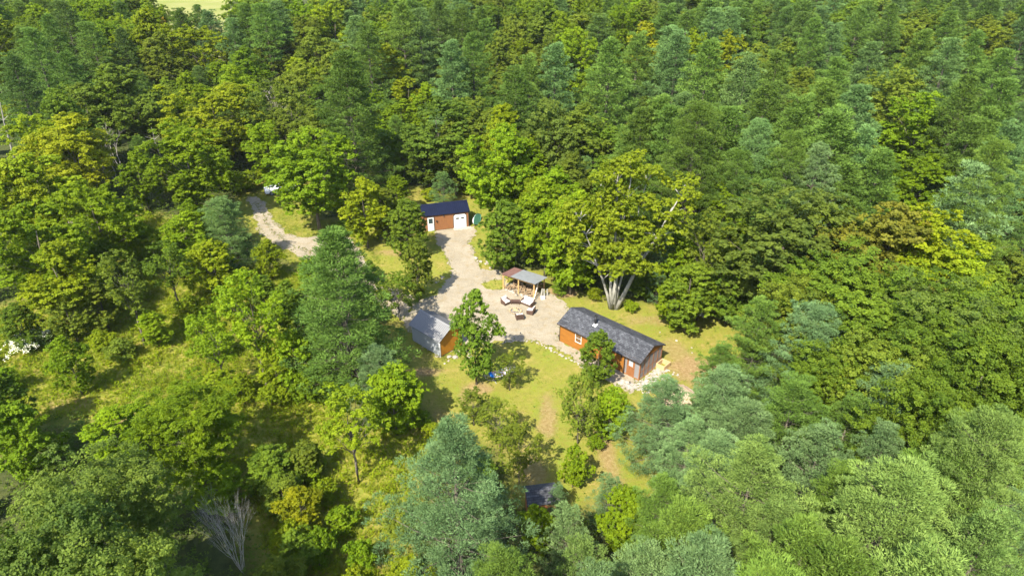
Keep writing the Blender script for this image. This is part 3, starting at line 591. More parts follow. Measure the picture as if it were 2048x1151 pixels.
for x_, y_, t_, r_, c_ in [(440,800,745,1.9,'yg'),(490,805,752,1.7,'yg'),(560,808,760,1.7,'yg'),(610,800,750,1.8,'bg'),(650,800,740,1.7,'mg'),(250,720,680,1.7,'og'),(210,700,660,1.6,'yg'),(230,620,570,2,'yg'),(400,560,520,1.8,'bg'),(280,600,560,1.5,'og'),(430,720,665,1.9,'bg'),(385,640,590,1.8,'yg'),(20,790,735,1.8,'bg'),(640,720,665,1.5,'bg'),(870,880,845,1.2,'yg'),(845,850,820,1.1,'bg'),(650,1010,965,1.3,'yg'),(690,1060,1010,1.2,'bg'),(620,960,905,1.6,'bg'),(570,1000,930,1.8,'mg'),(640,1130,1060,1.4,'bg'),(590,1120,1050,1.6,'yg'),(720,1140,1080,1.3,'bg'),(740,560,520,1.3,'mg'),(770,600,560,1.3,'og'),(985,410,388,1.5,'yg'),(960,398,380,1.5,'og'),(1120,590,565,1.2,'mg'),(1190,600,575,1.2,'yg'),(1260,622,600,1.1,'yg'),(500,380,340,2,'yg'),(540,370,330,2.2,'yg'),(470,390,340,2,'bg'),(690,470,440,1.6,'mg'),(860,400,375,1.4,'yg'),(930,388,365,1.6,'yg')]:
    B('shrub', x_, y_, t_, r_, c_)
tree_ = B('shrub', 65, 700, 660, 1.9, 'lp', 'shrub covered in cream-white flowers at the left meadow edge'); FLOWERS = tree_.location.copy()
# bottom left
B('open', 718, 965, 768, 2.8, 'yg', 'yellowish olive tree with a bare grey trunk at the meadow edge, bottom middle')
B('mid', 795, 868, 716, 3.0, 'bg', 'dark leaved green tree below the huge pine')
B('youngpine', 770, 835, 700, 3.0, 'bp', 'small blue-green pine between the huge pine and the dark leaved tree')
B('mid', 40, 890, 728, 2.6, 'mg'); B('mid', 75, 960, 790, 3.0, 'bg'); B('mid', 5, 900, 750, 2.4, 'bg')
T('big', 345, 762, 11, 4.2, 'bg', 'big bright green tree on the near side of the left meadow')
T('mid', 205, 815, 6, 2.3, 'bg', 'bright green tree between the big bright tree and the left edge')
T('big', 140, 905, 14, 4.8, 'sg', 'largest silvery dark green oak filling the bottom left corner')
T('big', 30, 1010, 17, 4.6, 'sg'); T('big', 130, 1080, 17, 4.4, 'sg'); T('mid', 425, 925, 5, 2.2, 'bg'); T('mid', 530, 890, 5, 2.2, 'mg'); T('mid', 560, 960, 4, 1.7, 'og'); T('mid', 590, 970, 5, 1.6, 'yy', 'small golden shrub tree beside the near meadow strip')
T('mid', 590, 1060, 4, 1.6, 'mg'); T('mid', 550, 1120, 6, 1.8, 'og'); T('mid', 820, 1120, 6, 1.8, 'yg'); T('mid', 700, 1130, 6, 1.5, 'yg'); T('mid', 600, 880, 4.5, 1.6, 'og')

# the huge silver-trunked tree behind the cabin: five stems from one base
def silver_tree():
    p = U(1226, 617); rs = np.random.RandomState(5); Hh = 19.5
    o = empty('broadleaf_tree', (p.x, p.y, 0)); mb = MB()
    def stem(dx, dy, top, r, kink=0):
        pts = [(dx*.06, dy*.06, -.1)]
        for i in range(1, 7):
            f = i/6; pts.append((dx*(.08+.92*f**1.25)+rs.normal()*.12, dy*f**1.2+rs.normal()*.12+kink*f*(1-f), top*f))
        mb.tube(pts, [r*1.3]+[r*(1-.8*i/6) for i in range(1, 7)], 8); return pts
    S = [stem(-.6, .2, 15.5, .27), stem(.9, .4, 16.5, .26), stem(6.2, .2, 14, .27, -1.5), stem(-4.6, -.2, 11.5, .19), stem(-2.2, 1.8, 14, .2), stem(3, 1.5, 15, .16)]
    K = []
    for s_ in S:
        for f in (2, 3, 4, 5, 6):
            for q in range(6):
                b = Vector(s_[f]); a = rs.uniform(0, 6.28); L_ = rs.uniform(1.2, 3.4)*(1.1-.08*f)
                e = b+Vector((math.cos(a)*L_, math.sin(a)*L_, rs.uniform(.3, 1.8)))
                if e.z < 5.5: continue
                mb.tube([b, b.lerp(e, .5)+Vector((0, 0, .25)), e], [.09-.008*f, .05, .015], 5, False)
                k = rs.uniform(.55, 1.0); K.append((e.x, e.y, e.z+.2, k, k*.7))
                e2 = b+Vector((math.cos(a+.6)*L_*1.2, math.sin(a+.6)*L_*1.2, rs.uniform(.0, 2.4))); k = rs.uniform(.5, 1.0); K.append((e2.x, e2.y, max(6.5, e2.z), k, k*.7))
    K = np.array(K); V, F_, t = foliage(rs, K, 270, .24, .6)
    c = link('crown', arr_mesh('crown', V, F_, t), M_LEAF, o); c.color = (.195, .245, .013, 1)
    mb.build('trunk', M_PALEBARK, o, True)
    tag(o, 'giant yellow-green tree with several silver stems right behind the cabin', 'tree')
    TREES.append((p.x, p.y, Hh, 6.5))
silver_tree()
# dead trees
M_WHITEWOOD = mat('bleached bare wood', (.4, .37, .33), .9, .1, noise=(.26, .24, .2), nscale=5)
def dead(px, py, top, seed, spread, n0, depth, r0, vase, label, m=None, squash=1):
    p = U(px, py); lo, hi = .5, 40
    for _ in range(40):
        m_ = (lo+hi)/2
        if PJ(p.x, p.y, m_)[1] > top: lo = m_
        else: hi = m_
    mb = branchy(seed, lo, spread, n0, depth, r0, vase); zz = max(v[2] for v in mb.v)
    mb.v = [(v[0]*squash, v[1]*squash, v[2]*lo/zz) for v in mb.v]
    o = mb.build('dead_tree', m or M_DEADBARK); o.location = (p.x, p.y, 0); tag(o, label, 'dead tree', 'bare dead trees in the wood'); TREES.append((p.x, p.y, 2, 4)); return o
dead(486, 1145, 982, 1, .2, 9, 5, .05, .3, 'bare white vase-shaped dead bush at the bottom edge', M_WHITEWOOD, .55)
dead(236, 372, 255, 2, .3, 3, 5, .13, .35, 'bare grey dead tree among the left-hand trees')
dead(1868, 90, -6, 3, .3, 3, 5, .2, .35, 'bare white dead tree at the top edge of the photo, towards the right')
dead(1945, 110, 10, 4, .25, 2, 4, .16, .3, 'thin bare dead tree at the top right, right of the white dead tree')
dead(205, 400, 300, 8, .3, 3, 5, .1, .4, 'smaller bare grey dead tree left of the taller one in the left-hand wood')
dead(560, 262, 150, 6, .22, 3, 5, .1, .25, 'thin bare dead tree in the olive trees left of the broad pine')
dead(610, 285, 170, 12, .22, 2, 5, .1, .25, 'thin bare dead tree close to the left side of the broad pine')
dead(1185, 330, 262, 7, .25, 3, 4, .09, .3, 'grey bare dead tree above the giant silver-stemmed tree')
dead(832, 218, 140, 9, .3, 3, 4, .1, .4, 'pinkish grey bare dead tree right of the broad pine top')
def snag(x0, y0, x1, y1, h, r, label):
    p = U(x0, y0); q = U(x1, y1, h); d = q-p; mb = MB()
    rs = random.Random(3); pts = [p*0+Vector((0, 0, -.1)), d*.35+Vector((.1, 0, .1)), d*.7+Vector((-.15, .1, .1)), d]
    mb.tube(pts, [r, r*.8, r*.6, r*.3], 7)
    for k in range(5):
        b = d*rs.uniform(.45, .95); mb.tube([b, b+Vector((rs.uniform(-1.2, 1.2), rs.uniform(-1, 1), rs.uniform(.2, .9)))], [r*.3, .01], 4)
    o = mb.build('dead_tree', M_DEADBARK); o.location = p; tag(o, label, 'dead tree'); TREES.append((p.x, p.y, 2, .6))
snag(34, 345, 0, 205, 13, .2, 'leaning bare snag at the left edge of the photo')
snag(332, 350, 303, 255, 9.5, .14, 'bent bare snag left of the big bright green tree')

# ------------------------------------------------------------------ the wood between them
def fill():
    rf = random.Random(21); hand = list(TREES); cnt = {'p': 0, 'b': 0}
    y = 17.0
    while y < 232:
        sp = 5.2+y*.010; x = -(.8*y+26)+rf.uniform(0, sp)
        while x < .8*y+26:
            fx = x+rf.uniform(-.38, .38)*sp; fy = y+rf.uniform(-.38, .38)*sp; x += sp
            d = min((math.hypot(fx-a, fy-b)-.62*r for a, b, h, r in hand), default=9)
            if d < sp*.30: continue
            near = [h for a, b, h, r in hand if math.hypot(fx-a, fy-b) < 14]
            hh = rf.uniform(11, 16) if fy > 95 else rf.uniform(7, 12)
            if fy > 158: hh = rf.uniform(17, 21)
            elif near: hh = min(hh, .8*sum(near)/len(near))
            u, v = PJ(fx, fy, 0); right = u > 1340
            if fy < 60 and fx < 16: hh = rf.uniform(4, 7)
            if fy < 75 and fx < -14: hh = rf.uniform(3.5, 7)
            if fy < 62 and fx < 2: hh = rf.uniform(2.2, 4.2)
            r = max(1.5, hh*rf.uniform(.24, .32))
            ok = not (any(inpoly(np.array([fx]), np.array([fy]), P_)[0] for P_ in MEAD) and rf.random() < .97)
            for q_ in range(11):
                z = hh*q_/10; rr = r*(1.1 if q_ < 7 else 1.1*(1.05-q_/10)/.4+.1)
                for k in (-1, -.5, 0, .5, 1):
                    pu, pv = PJ(fx+k*rr, fy, z)
                    if any(inpoly(np.array([pu]), np.array([pv]), P_)[0] for P_ in VIS): ok = False
            if inpoly(np.array([fx]), np.array([fy]), LAWN)[0] or inpoly(np.array([fx]), np.array([fy]), LAWN2)[0] or bool(on_gravel(np.array([fx]), np.array([fy]))[0]): ok = False
            if not (-160 < u < 2208) or PJ(fx, fy, hh)[1] > 1250 or not ok: continue
            n_ = vnoise(np.array([fx]), np.array([fy]), 30, 4)[0]
            pine = rf.random() < (.78 if right and v < 480 else .62 if right and v > 700 else .12 if right else (.45 if v < 250 and n_ > .5 else .15))
            if pine:
                kind = 'pine' if hh > 11 else ('youngpine' if hh > 6.5 else 'smallpine'); c = rf.choice(['gp', 'gp', 'bp', 'dp']); r *= 1.05
            else:
                kind = 'big' if hh > 11.5 else ('mid' if hh > 4.4 else 'shrub'); r *= 1.15
                c = rf.choice(['mg', 'mg', 'bg', 'og', 'dg', 'og'] if fx > -20 else ['bg', 'mg', 'yg', 'og', 'mg', 'bg'])
            key = 'p' if pine else 'b'; cnt[key] += 1
            plant(kind, fx, fy, hh, r, c); hand.append((fx, fy, hh, r*.8))
        y += sp*.87
    import sys; sys.stderr.write(str(cnt)); print('FILL', cnt, 'TOTAL', len(TREES))
fill()

# the rest of the broadleaf wood, hardly seen between and behind the trees above
def rest():
    Vs, Fs, Ts, n0 = [], [], [], 0; rs = np.random.RandomState(77)
    for x, y, h, r, c in REST:
        K = crown_clumps(rs, h, r, h*.15, 22, cr=(.24, .36)); K[:, 0] += x; K[:, 1] += y
        V, F_, t = foliage(rs, K, 96, .45, .7, 8); Vs.append(V); Fs.append(F_+n0); Ts.append(t); n0 += len(V)
    o = link('woodland', arr_mesh('woodland', np.concatenate(Vs), np.concatenate(Fs), np.concatenate(Ts)), M_LEAF); o.color = (*PAL['mg'], 1)
    tag(o, 'rest of the broadleaf wood glimpsed between and behind the nearer trees', 'woodland', kind='stuff')
if REST: rest()
# ------------------------------------------------------------------ building helpers
def shingle_mat(name, a, b, sx=.34, sy=.16):
    m = bpy.data.materials.new(name); m.use_nodes = True; t = m.node_tree; p = t.nodes['Principled BSDF']; L = t.links.new
    tc = t.nodes.new('ShaderNodeTexCoord'); br = t.nodes.new('ShaderNodeTexBrick'); L(tc.outputs['Object'], br.inputs['Vector'])
    br.inputs['Color1'].default_value = (*a, 1); br.inputs['Color2'].default_value = (*b, 1); br.inputs['Mortar'].default_value = (*[c*.55 for c in a], 1)
    br.inputs['Scale'].default_value = 1; br.inputs['Brick Width'].default_value = sx; br.inputs['Row Height'].default_value = sy; br.inputs['Mortar Size'].default_value = .012; br.inputs['Bias'].default_value = -.1
    n = t.nodes.new('ShaderNodeTexNoise'); n.inputs['Scale'].default_value = 4; n.inputs['Detail'].default_value = 5; L(tc.outputs['Object'], n.inputs['Vector'])
    r = t.nodes.new('ShaderNodeValToRGB'); r.color_ramp.elements[0].color = (.65,.65,.68,1); r.color_ramp.elements[1].color = (1.35,1.35,1.3,1); r.color_ramp.elements[0].position = .3; r.color_ramp.elements[1].position = .7; L(n.outputs['Fac'], r.inputs[0])
    mm = t.nodes.new('ShaderNodeMix'); mm.data_type = 'RGBA'; mm.blend_type = 'MULTIPLY'; mm.inputs[0].default_value = 1; L(br.outputs['Color'], mm.inputs[6]); L(r.outputs[0], mm.inputs[7])
    L(mm.outputs[2], p.inputs['Base Color']); p.inputs['Roughness'].default_value = .9; p.inputs['Specular IOR Level'].default_value = .2
    return m
def wood_mat(name, a, b, stretch=(1, 1, 1), sc=6, rough=.6):
    m = bpy.data.materials.new(name); m.use_nodes = True; t = m.node_tree; p = t.nodes['Principled BSDF']; L = t.links.new
    tc = t.nodes.new('ShaderNodeTexCoord'); mp = t.nodes.new('ShaderNodeMapping'); mp.inputs['Scale'].default_value = stretch; L(tc.outputs['Object'], mp.inputs[0])
    n = t.nodes.new('ShaderNodeTexNoise'); n.inputs['Scale'].default_value = sc; n.inputs['Detail'].default_value = 6; L(mp.outputs[0], n.inputs['Vector'])
    r = t.nodes.new('ShaderNodeValToRGB'); r.color_ramp.elements[0].position = .3; r.color_ramp.elements[1].position = .7; r.color_ramp.elements[0].color = (*a, 1); r.color_ramp.elements[1].color = (*b, 1); L(n.outputs['Fac'], r.inputs[0])
    L(r.outputs[0], p.inputs['Base Color']); p.inputs['Roughness'].default_value = rough; p.inputs['Specular IOR Level'].default_value = .25
    return m
M_SHING = shingle_mat('grey shingles', (.042, .044, .05), (.09, .093, .103))
M_SIDING = wood_mat('stained log siding', (.19, .075, .011), (.27, .108, .016), (.25, 1, 3), 5)
M_TRIM = mat('dark brown trim', (.045, .03, .022), .6)
M_REDWOOD = wood_mat('reddish stained wood', (.2, .08, .03), (.28, .12, .045), (3, 3, .4), 6)
M_WHITE = mat('white paint', (.6, .6, .585), .5, noise=(.55, .55, .53), nscale=6)
M_GLASS = mat('window glass', (.03, .05, .05), .08, .8)
M_GALV = mat('galvanised steel', (.24, .25, .255), .55, .3, .1, noise=(.18, .195, .2), nscale=2)
M_SCREEN = bpy.data.materials.new('insect screen'); M_SCREEN.use_nodes = True
_t = M_SCREEN.node_tree; _p = _t.nodes['Principled BSDF']; _p.inputs['Base Color'].default_value = (.3, .285, .285, 1); _p.inputs['Roughness'].default_value = .7
_tr = _t.nodes.new('ShaderNodeBsdfTransparent'); _ms = _t.nodes.new('ShaderNodeMixShader'); _ms.inputs[0].default_value = .55
_t.links.new(_tr.outputs[0], _ms.inputs[1]); _t.links.new(_p.outputs[0], _ms.inputs[2]); _t.links.new(_ms.outputs[0], _t.nodes['Material Output'].inputs[0])
M_BLACK = mat('black metal', (.02, .02, .022), .45)
M_CREAM = mat('pale wood floor', (.35, .25, .15), .8, noise=(.25, .17, .1))
M_GREYMETAL = mat('grey painted metal roof', (.175, .173, .172), .6, .2, 0, noise=(.195, .193, .19), nscale=1.2)
M_NAVY = mat('navy metal roof', (.002, .004, .016), .6, .2, 0, noise=(.004, .008, .028), nscale=1.5)
M_LTGREY = mat('pale grey metal cladding', (.38, .4, .42), .5, .4, noise=(.33, .35, .37), nscale=1.5)
M_ORANGE = wood_mat('orange stained board', (.36, .145, .012), (.42, .18, .018), (3, 3, .5), 3)
M_BROWN = wood_mat('brown board siding', (.185, .08, .032), (.245, .108, .042), (4, 4, .4), 3)
M_STONE = mat('pale field stone', (.2, .17, .13), .9, .2, noise=(.4, .35, .29), nscale=3, bump=.4, bscale=15)
M_STONEW = mat('white limestone', (.2, .18, .145), .9, .2, noise=(.42, .38, .33), nscale=3, bump=.4, bscale=15)
def siding(mb, M, zf, z0, z1, bh=.2, d=.055):
    """lapped boards: zf(z) gives the left and right end at height z; M maps (along, outward, up)"""
    n = max(1, round((z1-z0)/bh)); h = (z1-z0)/n
    for i in range(n):
        a = z0+i*h; b = a+h; l0, r0 = zf(a); l1, r1 = zf(b-1e-4)
        if r1-l1 < .01: l1 = r1 = (l0+r0)/2
        q = [(l0, d, a), (r0, d, a), (r1, .004, b), (l1, .004, b), (l0, 0, a), (r0, 0, a)]
        mb.add([M @ Vector(p) for p in q], [(0, 1, 2, 3), (4, 5, 1, 0)])
def MX(ox, oy, ang):   # wall frame: along = x turned by ang, outward = right-hand side of it
    c, s = math.cos(ang), math.sin(ang)
    return Matrix(((c, s, 0, ox), (s, -c, 0, oy), (0, 0, 1, 0), (0, 0, 0, 1)))
def gable_roof(W, zr, ze, ov, a, b, th, axis='x'):
    s = (zr-ze)/(W/2); e = ze-ov*s
    return [(-ov, e), (W/2, zr), (W+ov, e), (W+ov, e-th), (W/2, zr-th), (-ov, e-th)]
def window(root, M, u0, u1, z0, z1, name='window', bars=1):
    f = MB(); t = .07; d0, d1 = .012, .06
    for a, b, c, d in ((u0, u1, z0-.02, z0+t), (u0, u1, z1-t, z1), (u0, u0+t, z0+t, z1-t), (u1-t, u1, z0+t, z1-t)): f.box((a, d0, c), (b, d1, d), M)
    if bars: f.box((u0+t, d0, (z0+z1)/2-.02), (u1-t, d1-.008, (z0+z1)/2+.02), M)
    w_ = f.build(name, M_WHITE, root); g = MB(); g.box((u0+t, -.01, z0+t), (u1-t, .036, z1-t), M); g.build('pane', M_GLASS, w_); return w_

# ------------------------------------------------------------------ the cabin
def cabin():
    Lc, W, H0, zr = 10.25, 3.97, 2.42, 3.3; p = U(1119, 681)
    o = empty('cabin', (p.x, p.y, 0), math.atan2(-6.99, 7.46)); xp = 8.4
    tag(o, 'long narrow cabin with orange-brown lapped siding, dark shingle roof and screened porch', 'cabin')
    f = MB(); f.box((0, 0, 0), (xp, W, .16)); f.box((xp+.003, .02, 0), (Lc-.01, W-.02, .14)); f.build('floor', M_CREAM, o)
    w_ = MB(); full = lambda a, b: (lambda z: (a, b))
    w_.box((.02, .02, .16), (xp, .1, H0-.02)); w_.box((.02, W-.1, .16), (xp, W-.02, H0-.02)); w_.box((.02, .1, .16), (.1, W-.1, H0-.02)); w_.box((xp-.08, .1, .16), (xp, W-.1, H0-.02))
    siding(w_, MX(0, 0, 0), full(.05, xp-.05), .06, H0)
    siding(w_, MX(xp, W, math.pi), full(.05, xp-.05), .06, H0)
    siding(w_, MX(0, W, -math.pi/2), full(.05, W-.05), .06, H0)
    siding(w_, MX(xp, .0, math.pi/2), full(.05, W-.05), .16, H0)
    g = lambda z: ((z-H0)/(zr-.08-H0)*W/2, W-(z-H0)/(zr-.08-H0)*W/2)
    siding(w_, MX(0, W, -math.pi/2), g, H0, zr-.09); siding(w_, MX(Lc, 0, math.pi/2), g, H0, zr-.09)
    w_.prism([(.02, H0-.02), (W/2, zr-.1), (W-.02, H0-.02)], 'x', Lc-.06, Lc-.005); w_.prism([(.02, H0-.02), (W/2, zr-.1), (W-.02, H0-.02)], 'x', .005, .06)
    w_.build('wall', M_SIDING, o)
    tr = MB()
    for x in (-.03, xp-.06): tr.box((x, -.05, 0), (x+.1, .0, H0)); tr.box((x, W, 0), (x+.1, W+.05, H0))
    tr.build('corner_trim', M_TRIM, o)
    r = MB(); r.prism(gable_roof(W, zr, H0, .28, 0, 0, .05), 'x', -.2, Lc+.14); rf = r.build('roof', M_SHING, o)
    s = (zr-H0)/(W/2); e = H0-.28*s
    fa = MB(); fa.box((-.2, -.305, e-.12), (Lc+.14, -.282, e-.012)); fa.box((-.2, W+.282, e-.12), (Lc+.14, W+.305, e-.012))
    for x in (-.225, Lc+.142):
        fa.prism([(-.29, e-.13), (-.29, e-.01), (W/2, zr-.012), (W+.29, e-.01), (W+.29, e-.13), (W/2, zr-.14)], 'x', x, x+.022)
    fa.build('fascia', M_TRIM, rf)
    rc = MB(); rc.prism([(W/2-.14, zr-.05), (W/2, zr+.015), (W/2+.14, zr-.05), (W/2, zr-.03)], 'x', -.19, Lc+.13); rc.build('ridge_cap', M_SHING, rf)
    window(o, MX(0, 0, 0), 2.12, 2.95, .95, 2.05); window(o, MX(0, 0, 0), 5.62, 6.42, 1.0, 2.0); window(o, MX(xp, W, math.pi), 3.0, 4.0, 1.0, 2.0)
    cx, cy = 3.6, 1.35; zc = H0+s*cy
    ch = MB(); ch.tube([(cx, cy, zc-.1), (cx, cy, zc+1.05)], .125, 12); c_ = ch.build('chimney', M_BLACK, o, True)
    k = MB(); k.tube([(cx, cy, zc+1.08), (cx, cy, zc+1.17)], [.17, .15], 12); k.tube([(cx, cy, zc+1.0), (cx, cy, zc+1.09)], .125, 12); k.tube([(cx, cy, zc+.5), (cx, cy, zc+.58)], .125, 12); k.build('cap', M_BLACK, c_)
    fl = MB(); fl.prism([(cy-.24, zc-.24*s+.02), (cy+.18, zc+.18*s+.02), (cy+.18, zc+.18*s+.035), (cy-.24, zc-.24*s+.035)], 'x', cx-.22, cx+.22); fl.tube([(cx, cy, zc), (cx, cy, zc+.16)], [.2, .12], 12); fl.build('flashing', M_WHITE, c_)
    # porch: posts, rails, screens, door
    po = MB(); fr = MB()
    po.box((Lc-.1, 0, .0), (Lc, .1, H0-.02)); po.box((Lc-.1, W-.1, 0), (Lc, W, H0-.02))
    for k_ in range(1, 5): y = k_*W/5; po.box((Lc-.075, y-.035, .14), (Lc-.005, y+.035, H0-.02))
    for x in (xp+.33, xp+1.17): po.box((x-.035, .0, .14), (x+.035, .07, H0-.02))
    po.box((xp+.9, W-.07, .14), (xp+.97, W, H0-.02))
    po.build('porch_post', M_REDWOOD, o)
    for z in (.0, H0-.12): fr.box((Lc-.085, .1, z), (Lc-.003, W-.1, z+.12)); fr.box((xp+.003, -.005, z), (Lc-.1, .08, z+.12)); fr.box((xp+.003, W-.08, z), (Lc-.1, W+.005, z+.12))
    fr.box((Lc-.06, .1, .82), (Lc-.02, W-.1, .88)); fr.build('porch_rail', M_REDWOOD, o)
    for k_ in range(5):
        y0, y1 = k_*W/5+(.1 if k_ == 0 else .035), (k_+1)*W/5-(.1 if k_ == 4 else .035)
        q = MB(); q.box((Lc-.047, y0, .12), (Lc-.037, y1, .82)); q.box((Lc-.047, y0, .88), (Lc-.037, y1, H0-.12)); q.build('screen', M_SCREEN, o)
    for x0, x1 in ((xp+.06, xp+.295), (xp+1.205, Lc-.1)):
        q = MB(); q.box((x0, .03, .12), (x1, .04, H0-.12)); q.build('screen', M_SCREEN, o)
    q = MB(); q.box((xp+.06, W-.04, .12), (Lc-.1, W-.03, H0-.12)); q.build('screen', M_SCREEN, o)
    d0, d1 = xp+.365, xp+1.135
    d = MB(); M = MX(0, 0, 0)
    for a, b, c, e_ in ((d0, d1, .13, 1.2), (d0, d1, 2.0, 2.28), (d0, d0+.14, 1.2, 2.0), (d1-.14, d1, 1.2, 2.0)): d.box((a, -.05, c), (b, .0, e_), M)
    for i in range(5): d.box((d0+.1+i*.12, -.001, .22), (d0+.19+i*.12, .012, 1.1), M)
    dr = d.build('door', M_REDWOOD, o); q = MB(); q.box((d0+.14, -.03, 1.2), (d1-.14, -.015, 2.0), M); q.build('window', M_LTGREY, dr)
    q = MB(); q.tube([(d1-.07, -.0, 1.05), (d1-.07, -.06, 1.05)], .03, 8); q.build('handle', M_BLACK, dr)
    q = MB(); q.box((xp-.42, -.14, 1.98), (xp-.3, -.028, 2.16)); q.tube([(xp-.36, -.09, 1.98), (xp-.36, -.09, 1.86)], [.05, .07], 8); q.build('wall_lamp', M_BLACK, o)
    # things standing in the porch
    R_ = o.matrix_basis
    return o
CAB = cabin(); CABM = Matrix.Translation(CAB.location) @ Matrix.Rotation(CAB.rotation_euler.z, 4, 'Z')
CA = CAB.rotation_euler.z
def cabpt(x, y, z=0): return CABM @ Vector((x, y, z))
M_CUSH = mat('cream cushion', (.6, .57, .53), .9, .1, noise=(.52, .49, .45), nscale=9)
M_WICK = mat('dark brown wicker', (.055, .032, .024), .6, .3, noise=(.12, .07, .05), nscale=22, bump=.7, bscale=60)
def porch_chair(x, y, label, rz):
    q = cabpt(x, y, .15); o = empty('porch_chair', q, rz); m = MB(); m.box((-.26, -.25, .38), (.26, .25, .45)); m.box((-.26, .2, .45), (.26, .26, .95)); m.build('seat', M_CUSH, o)
    for sx in (-.23, .23):
        for sy in (-.22, .22): b = MB(); b.box((sx-.025, sy-.025, 0), (sx+.025, sy+.025, .38)); b.build('leg', M_TRIM, o)
    tag(o, label, 'chair')
porch_chair(9.5, 2.1, 'pale chair behind the middle porch screens', CA+1.4); porch_chair(9.5, 3.2, 'pale chair in the right rear corner of the screened porch', CA+2.0)
def planter():
    o = MB(); x0, x1, y0, y1, h = 10.27, 11.25, 3.0, 4.2, .55
    for a, b in (((x0, y0, 0), (x1, y0+.09, h)), ((x0, y1-.09, 0), (x1, y1, h)), ((x1-.09, y0+.09, 0), (x1, y1-.09, h)), ((x0, y0+.09, 0), (x0+.09, y1-.09, h))): o.box(a, b)
    m = o.build('planter_box', wood_mat('light timber', (.42, .28, .14), (.52, .37, .2))); m.location = CAB.location; m.rotation_euler = CAB.rotation_euler
    tag(m, 'low light timber box at the rear right corner of the cabin porch', 'planter box')
planter()
def heap(name, rocks, m, label, cat='rocks', seed=1, kind='stuff'):
    rng = random.Random(seed); mb = MB()
    for c, r in rocks: mb.rock(c, r, rng)
    o = mb.build(name, m); tag(o, label, cat, kind=kind); return o
rr = random.Random(4); lst = []
for _ in range(420):
    x, y = 10.35+abs(rr.gauss(0, .9)), rr.uniform(-1.4, 3.6); q = cabpt(x, y); lst.append(((q.x, q.y, .03), rr.uniform(.05, .15)))
for _ in range(160):
    q = cabpt(rr.uniform(8.9, 10.6), rr.uniform(-1.9, -.9)); lst.append(((q.x, q.y, .03), rr.uniform(.06, .16)))
heap('stone_bed', lst, M_STONEW, 'bed of loose white stones round the end of the cabin porch', seed=2)
def mound(name, c, r, h, m, label, seed=0, sx=1):
    V = []; n = 40
    for j in range(n+1):
        for i in range(n+1):
            x = (i/n*2-1)*1.15; y = (j/n*2-1)*1.15; d = math.hypot(x, y)
            nz = float(vnoise(np.array([x*2+seed+9]), np.array([y*2+9.]), .6, seed)[0])
            z = h*max(0, 1-d*d*(1+.5*(nz-.5)))*(.8+.5*nz); V.append((c.x+x*r*sx, c.y+y*r, z-.02))
    F_ = [(j*(n+1)+i, j*(n+1)+i+1, (j+1)*(n+1)+i+1, (j+1)*(n+1)+i) for j in range(n) for i in range(n)]
    me = bpy.data.meshes.new(name); me.from_pydata(V, [], F_); o = link(name, me, m); tag(o, label, 'mound', kind='stuff')
M_EARTH = mat('pale earth and straw', (.3, .17, .09), .95, .1, noise=(.58, .48, .36), nscale=1.6, bump=.7, bscale=9)
mound('earth_mound', U(1352, 790), 1.9, .75, M_EARTH, 'pale earth and gravel mound near the screened porch')
# path edging stones and rocks of the clearing
def stones_along(px, n, r0, r1, jit, seed, label, m=M_STONE):
    rng = random.Random(seed); pts = [U(*q) for q in px]; seg = [(pts[i+1]-pts[i]).length for i in range(len(pts)-1)]; tot = sum(seg)
    for k in range(n):
        d = tot*(k+.5)/n; i = 0
        while i < len(seg)-1 and d > seg[i]: d -= seg[i]; i += 1
        p = pts[i].lerp(pts[i+1], d/seg[i]); mb = MB(); r = rng.uniform(r0, r1); mb.rock((0, 0, 0), r, rng, .55)
        o = mb.build('stone', m); o.location = (p.x+rng.gauss(0, jit), p.y+rng.gauss(0, jit), r*.25); tag(o, label, 'stone', label.split(' stone')[0]+' stones')
stones_along([(1000,686),(1020,682),(1045,681),(1068,684),(1095,695),(1112,704),(1135,716),(1155,728),(1180,744)], 46, .1, .2, .1, 1, 'small edging stone between the gravel and the lawn below the cabin')
stones_along([(958,515),(972,522),(982,534)], 12, .15, .42, .5, 2, 'pale stone in the rock group right of the gravel driveway')
stones_along([(1008,578),(1030,585),(1045,592),(1062,598)], 20, .14, .3, .22, 3, 'pale stone along the open front of the woodshed')
stones_along([(884,722),(905,714),(925,702),(940,712)], 14, .12, .35, .3, 4, 'pale stone lying at the foot of the grey shed')
stones_along([(1400,628),(1412,632),(1410,636)], 7, .16, .4, .25, 5, 'white stone at the old fire spot on the back lawn', M_STONEW)
stones_along([(895,552),(880,560),(870,566)], 5, .1, .2, .2, 6, 'small stone where the side road meets the gravel drive')
stones_along([(1355,700),(1420,712),(1300,655)], 5, .1, .2, .3, 7, 'lone stone on the lawn behind the cabin')

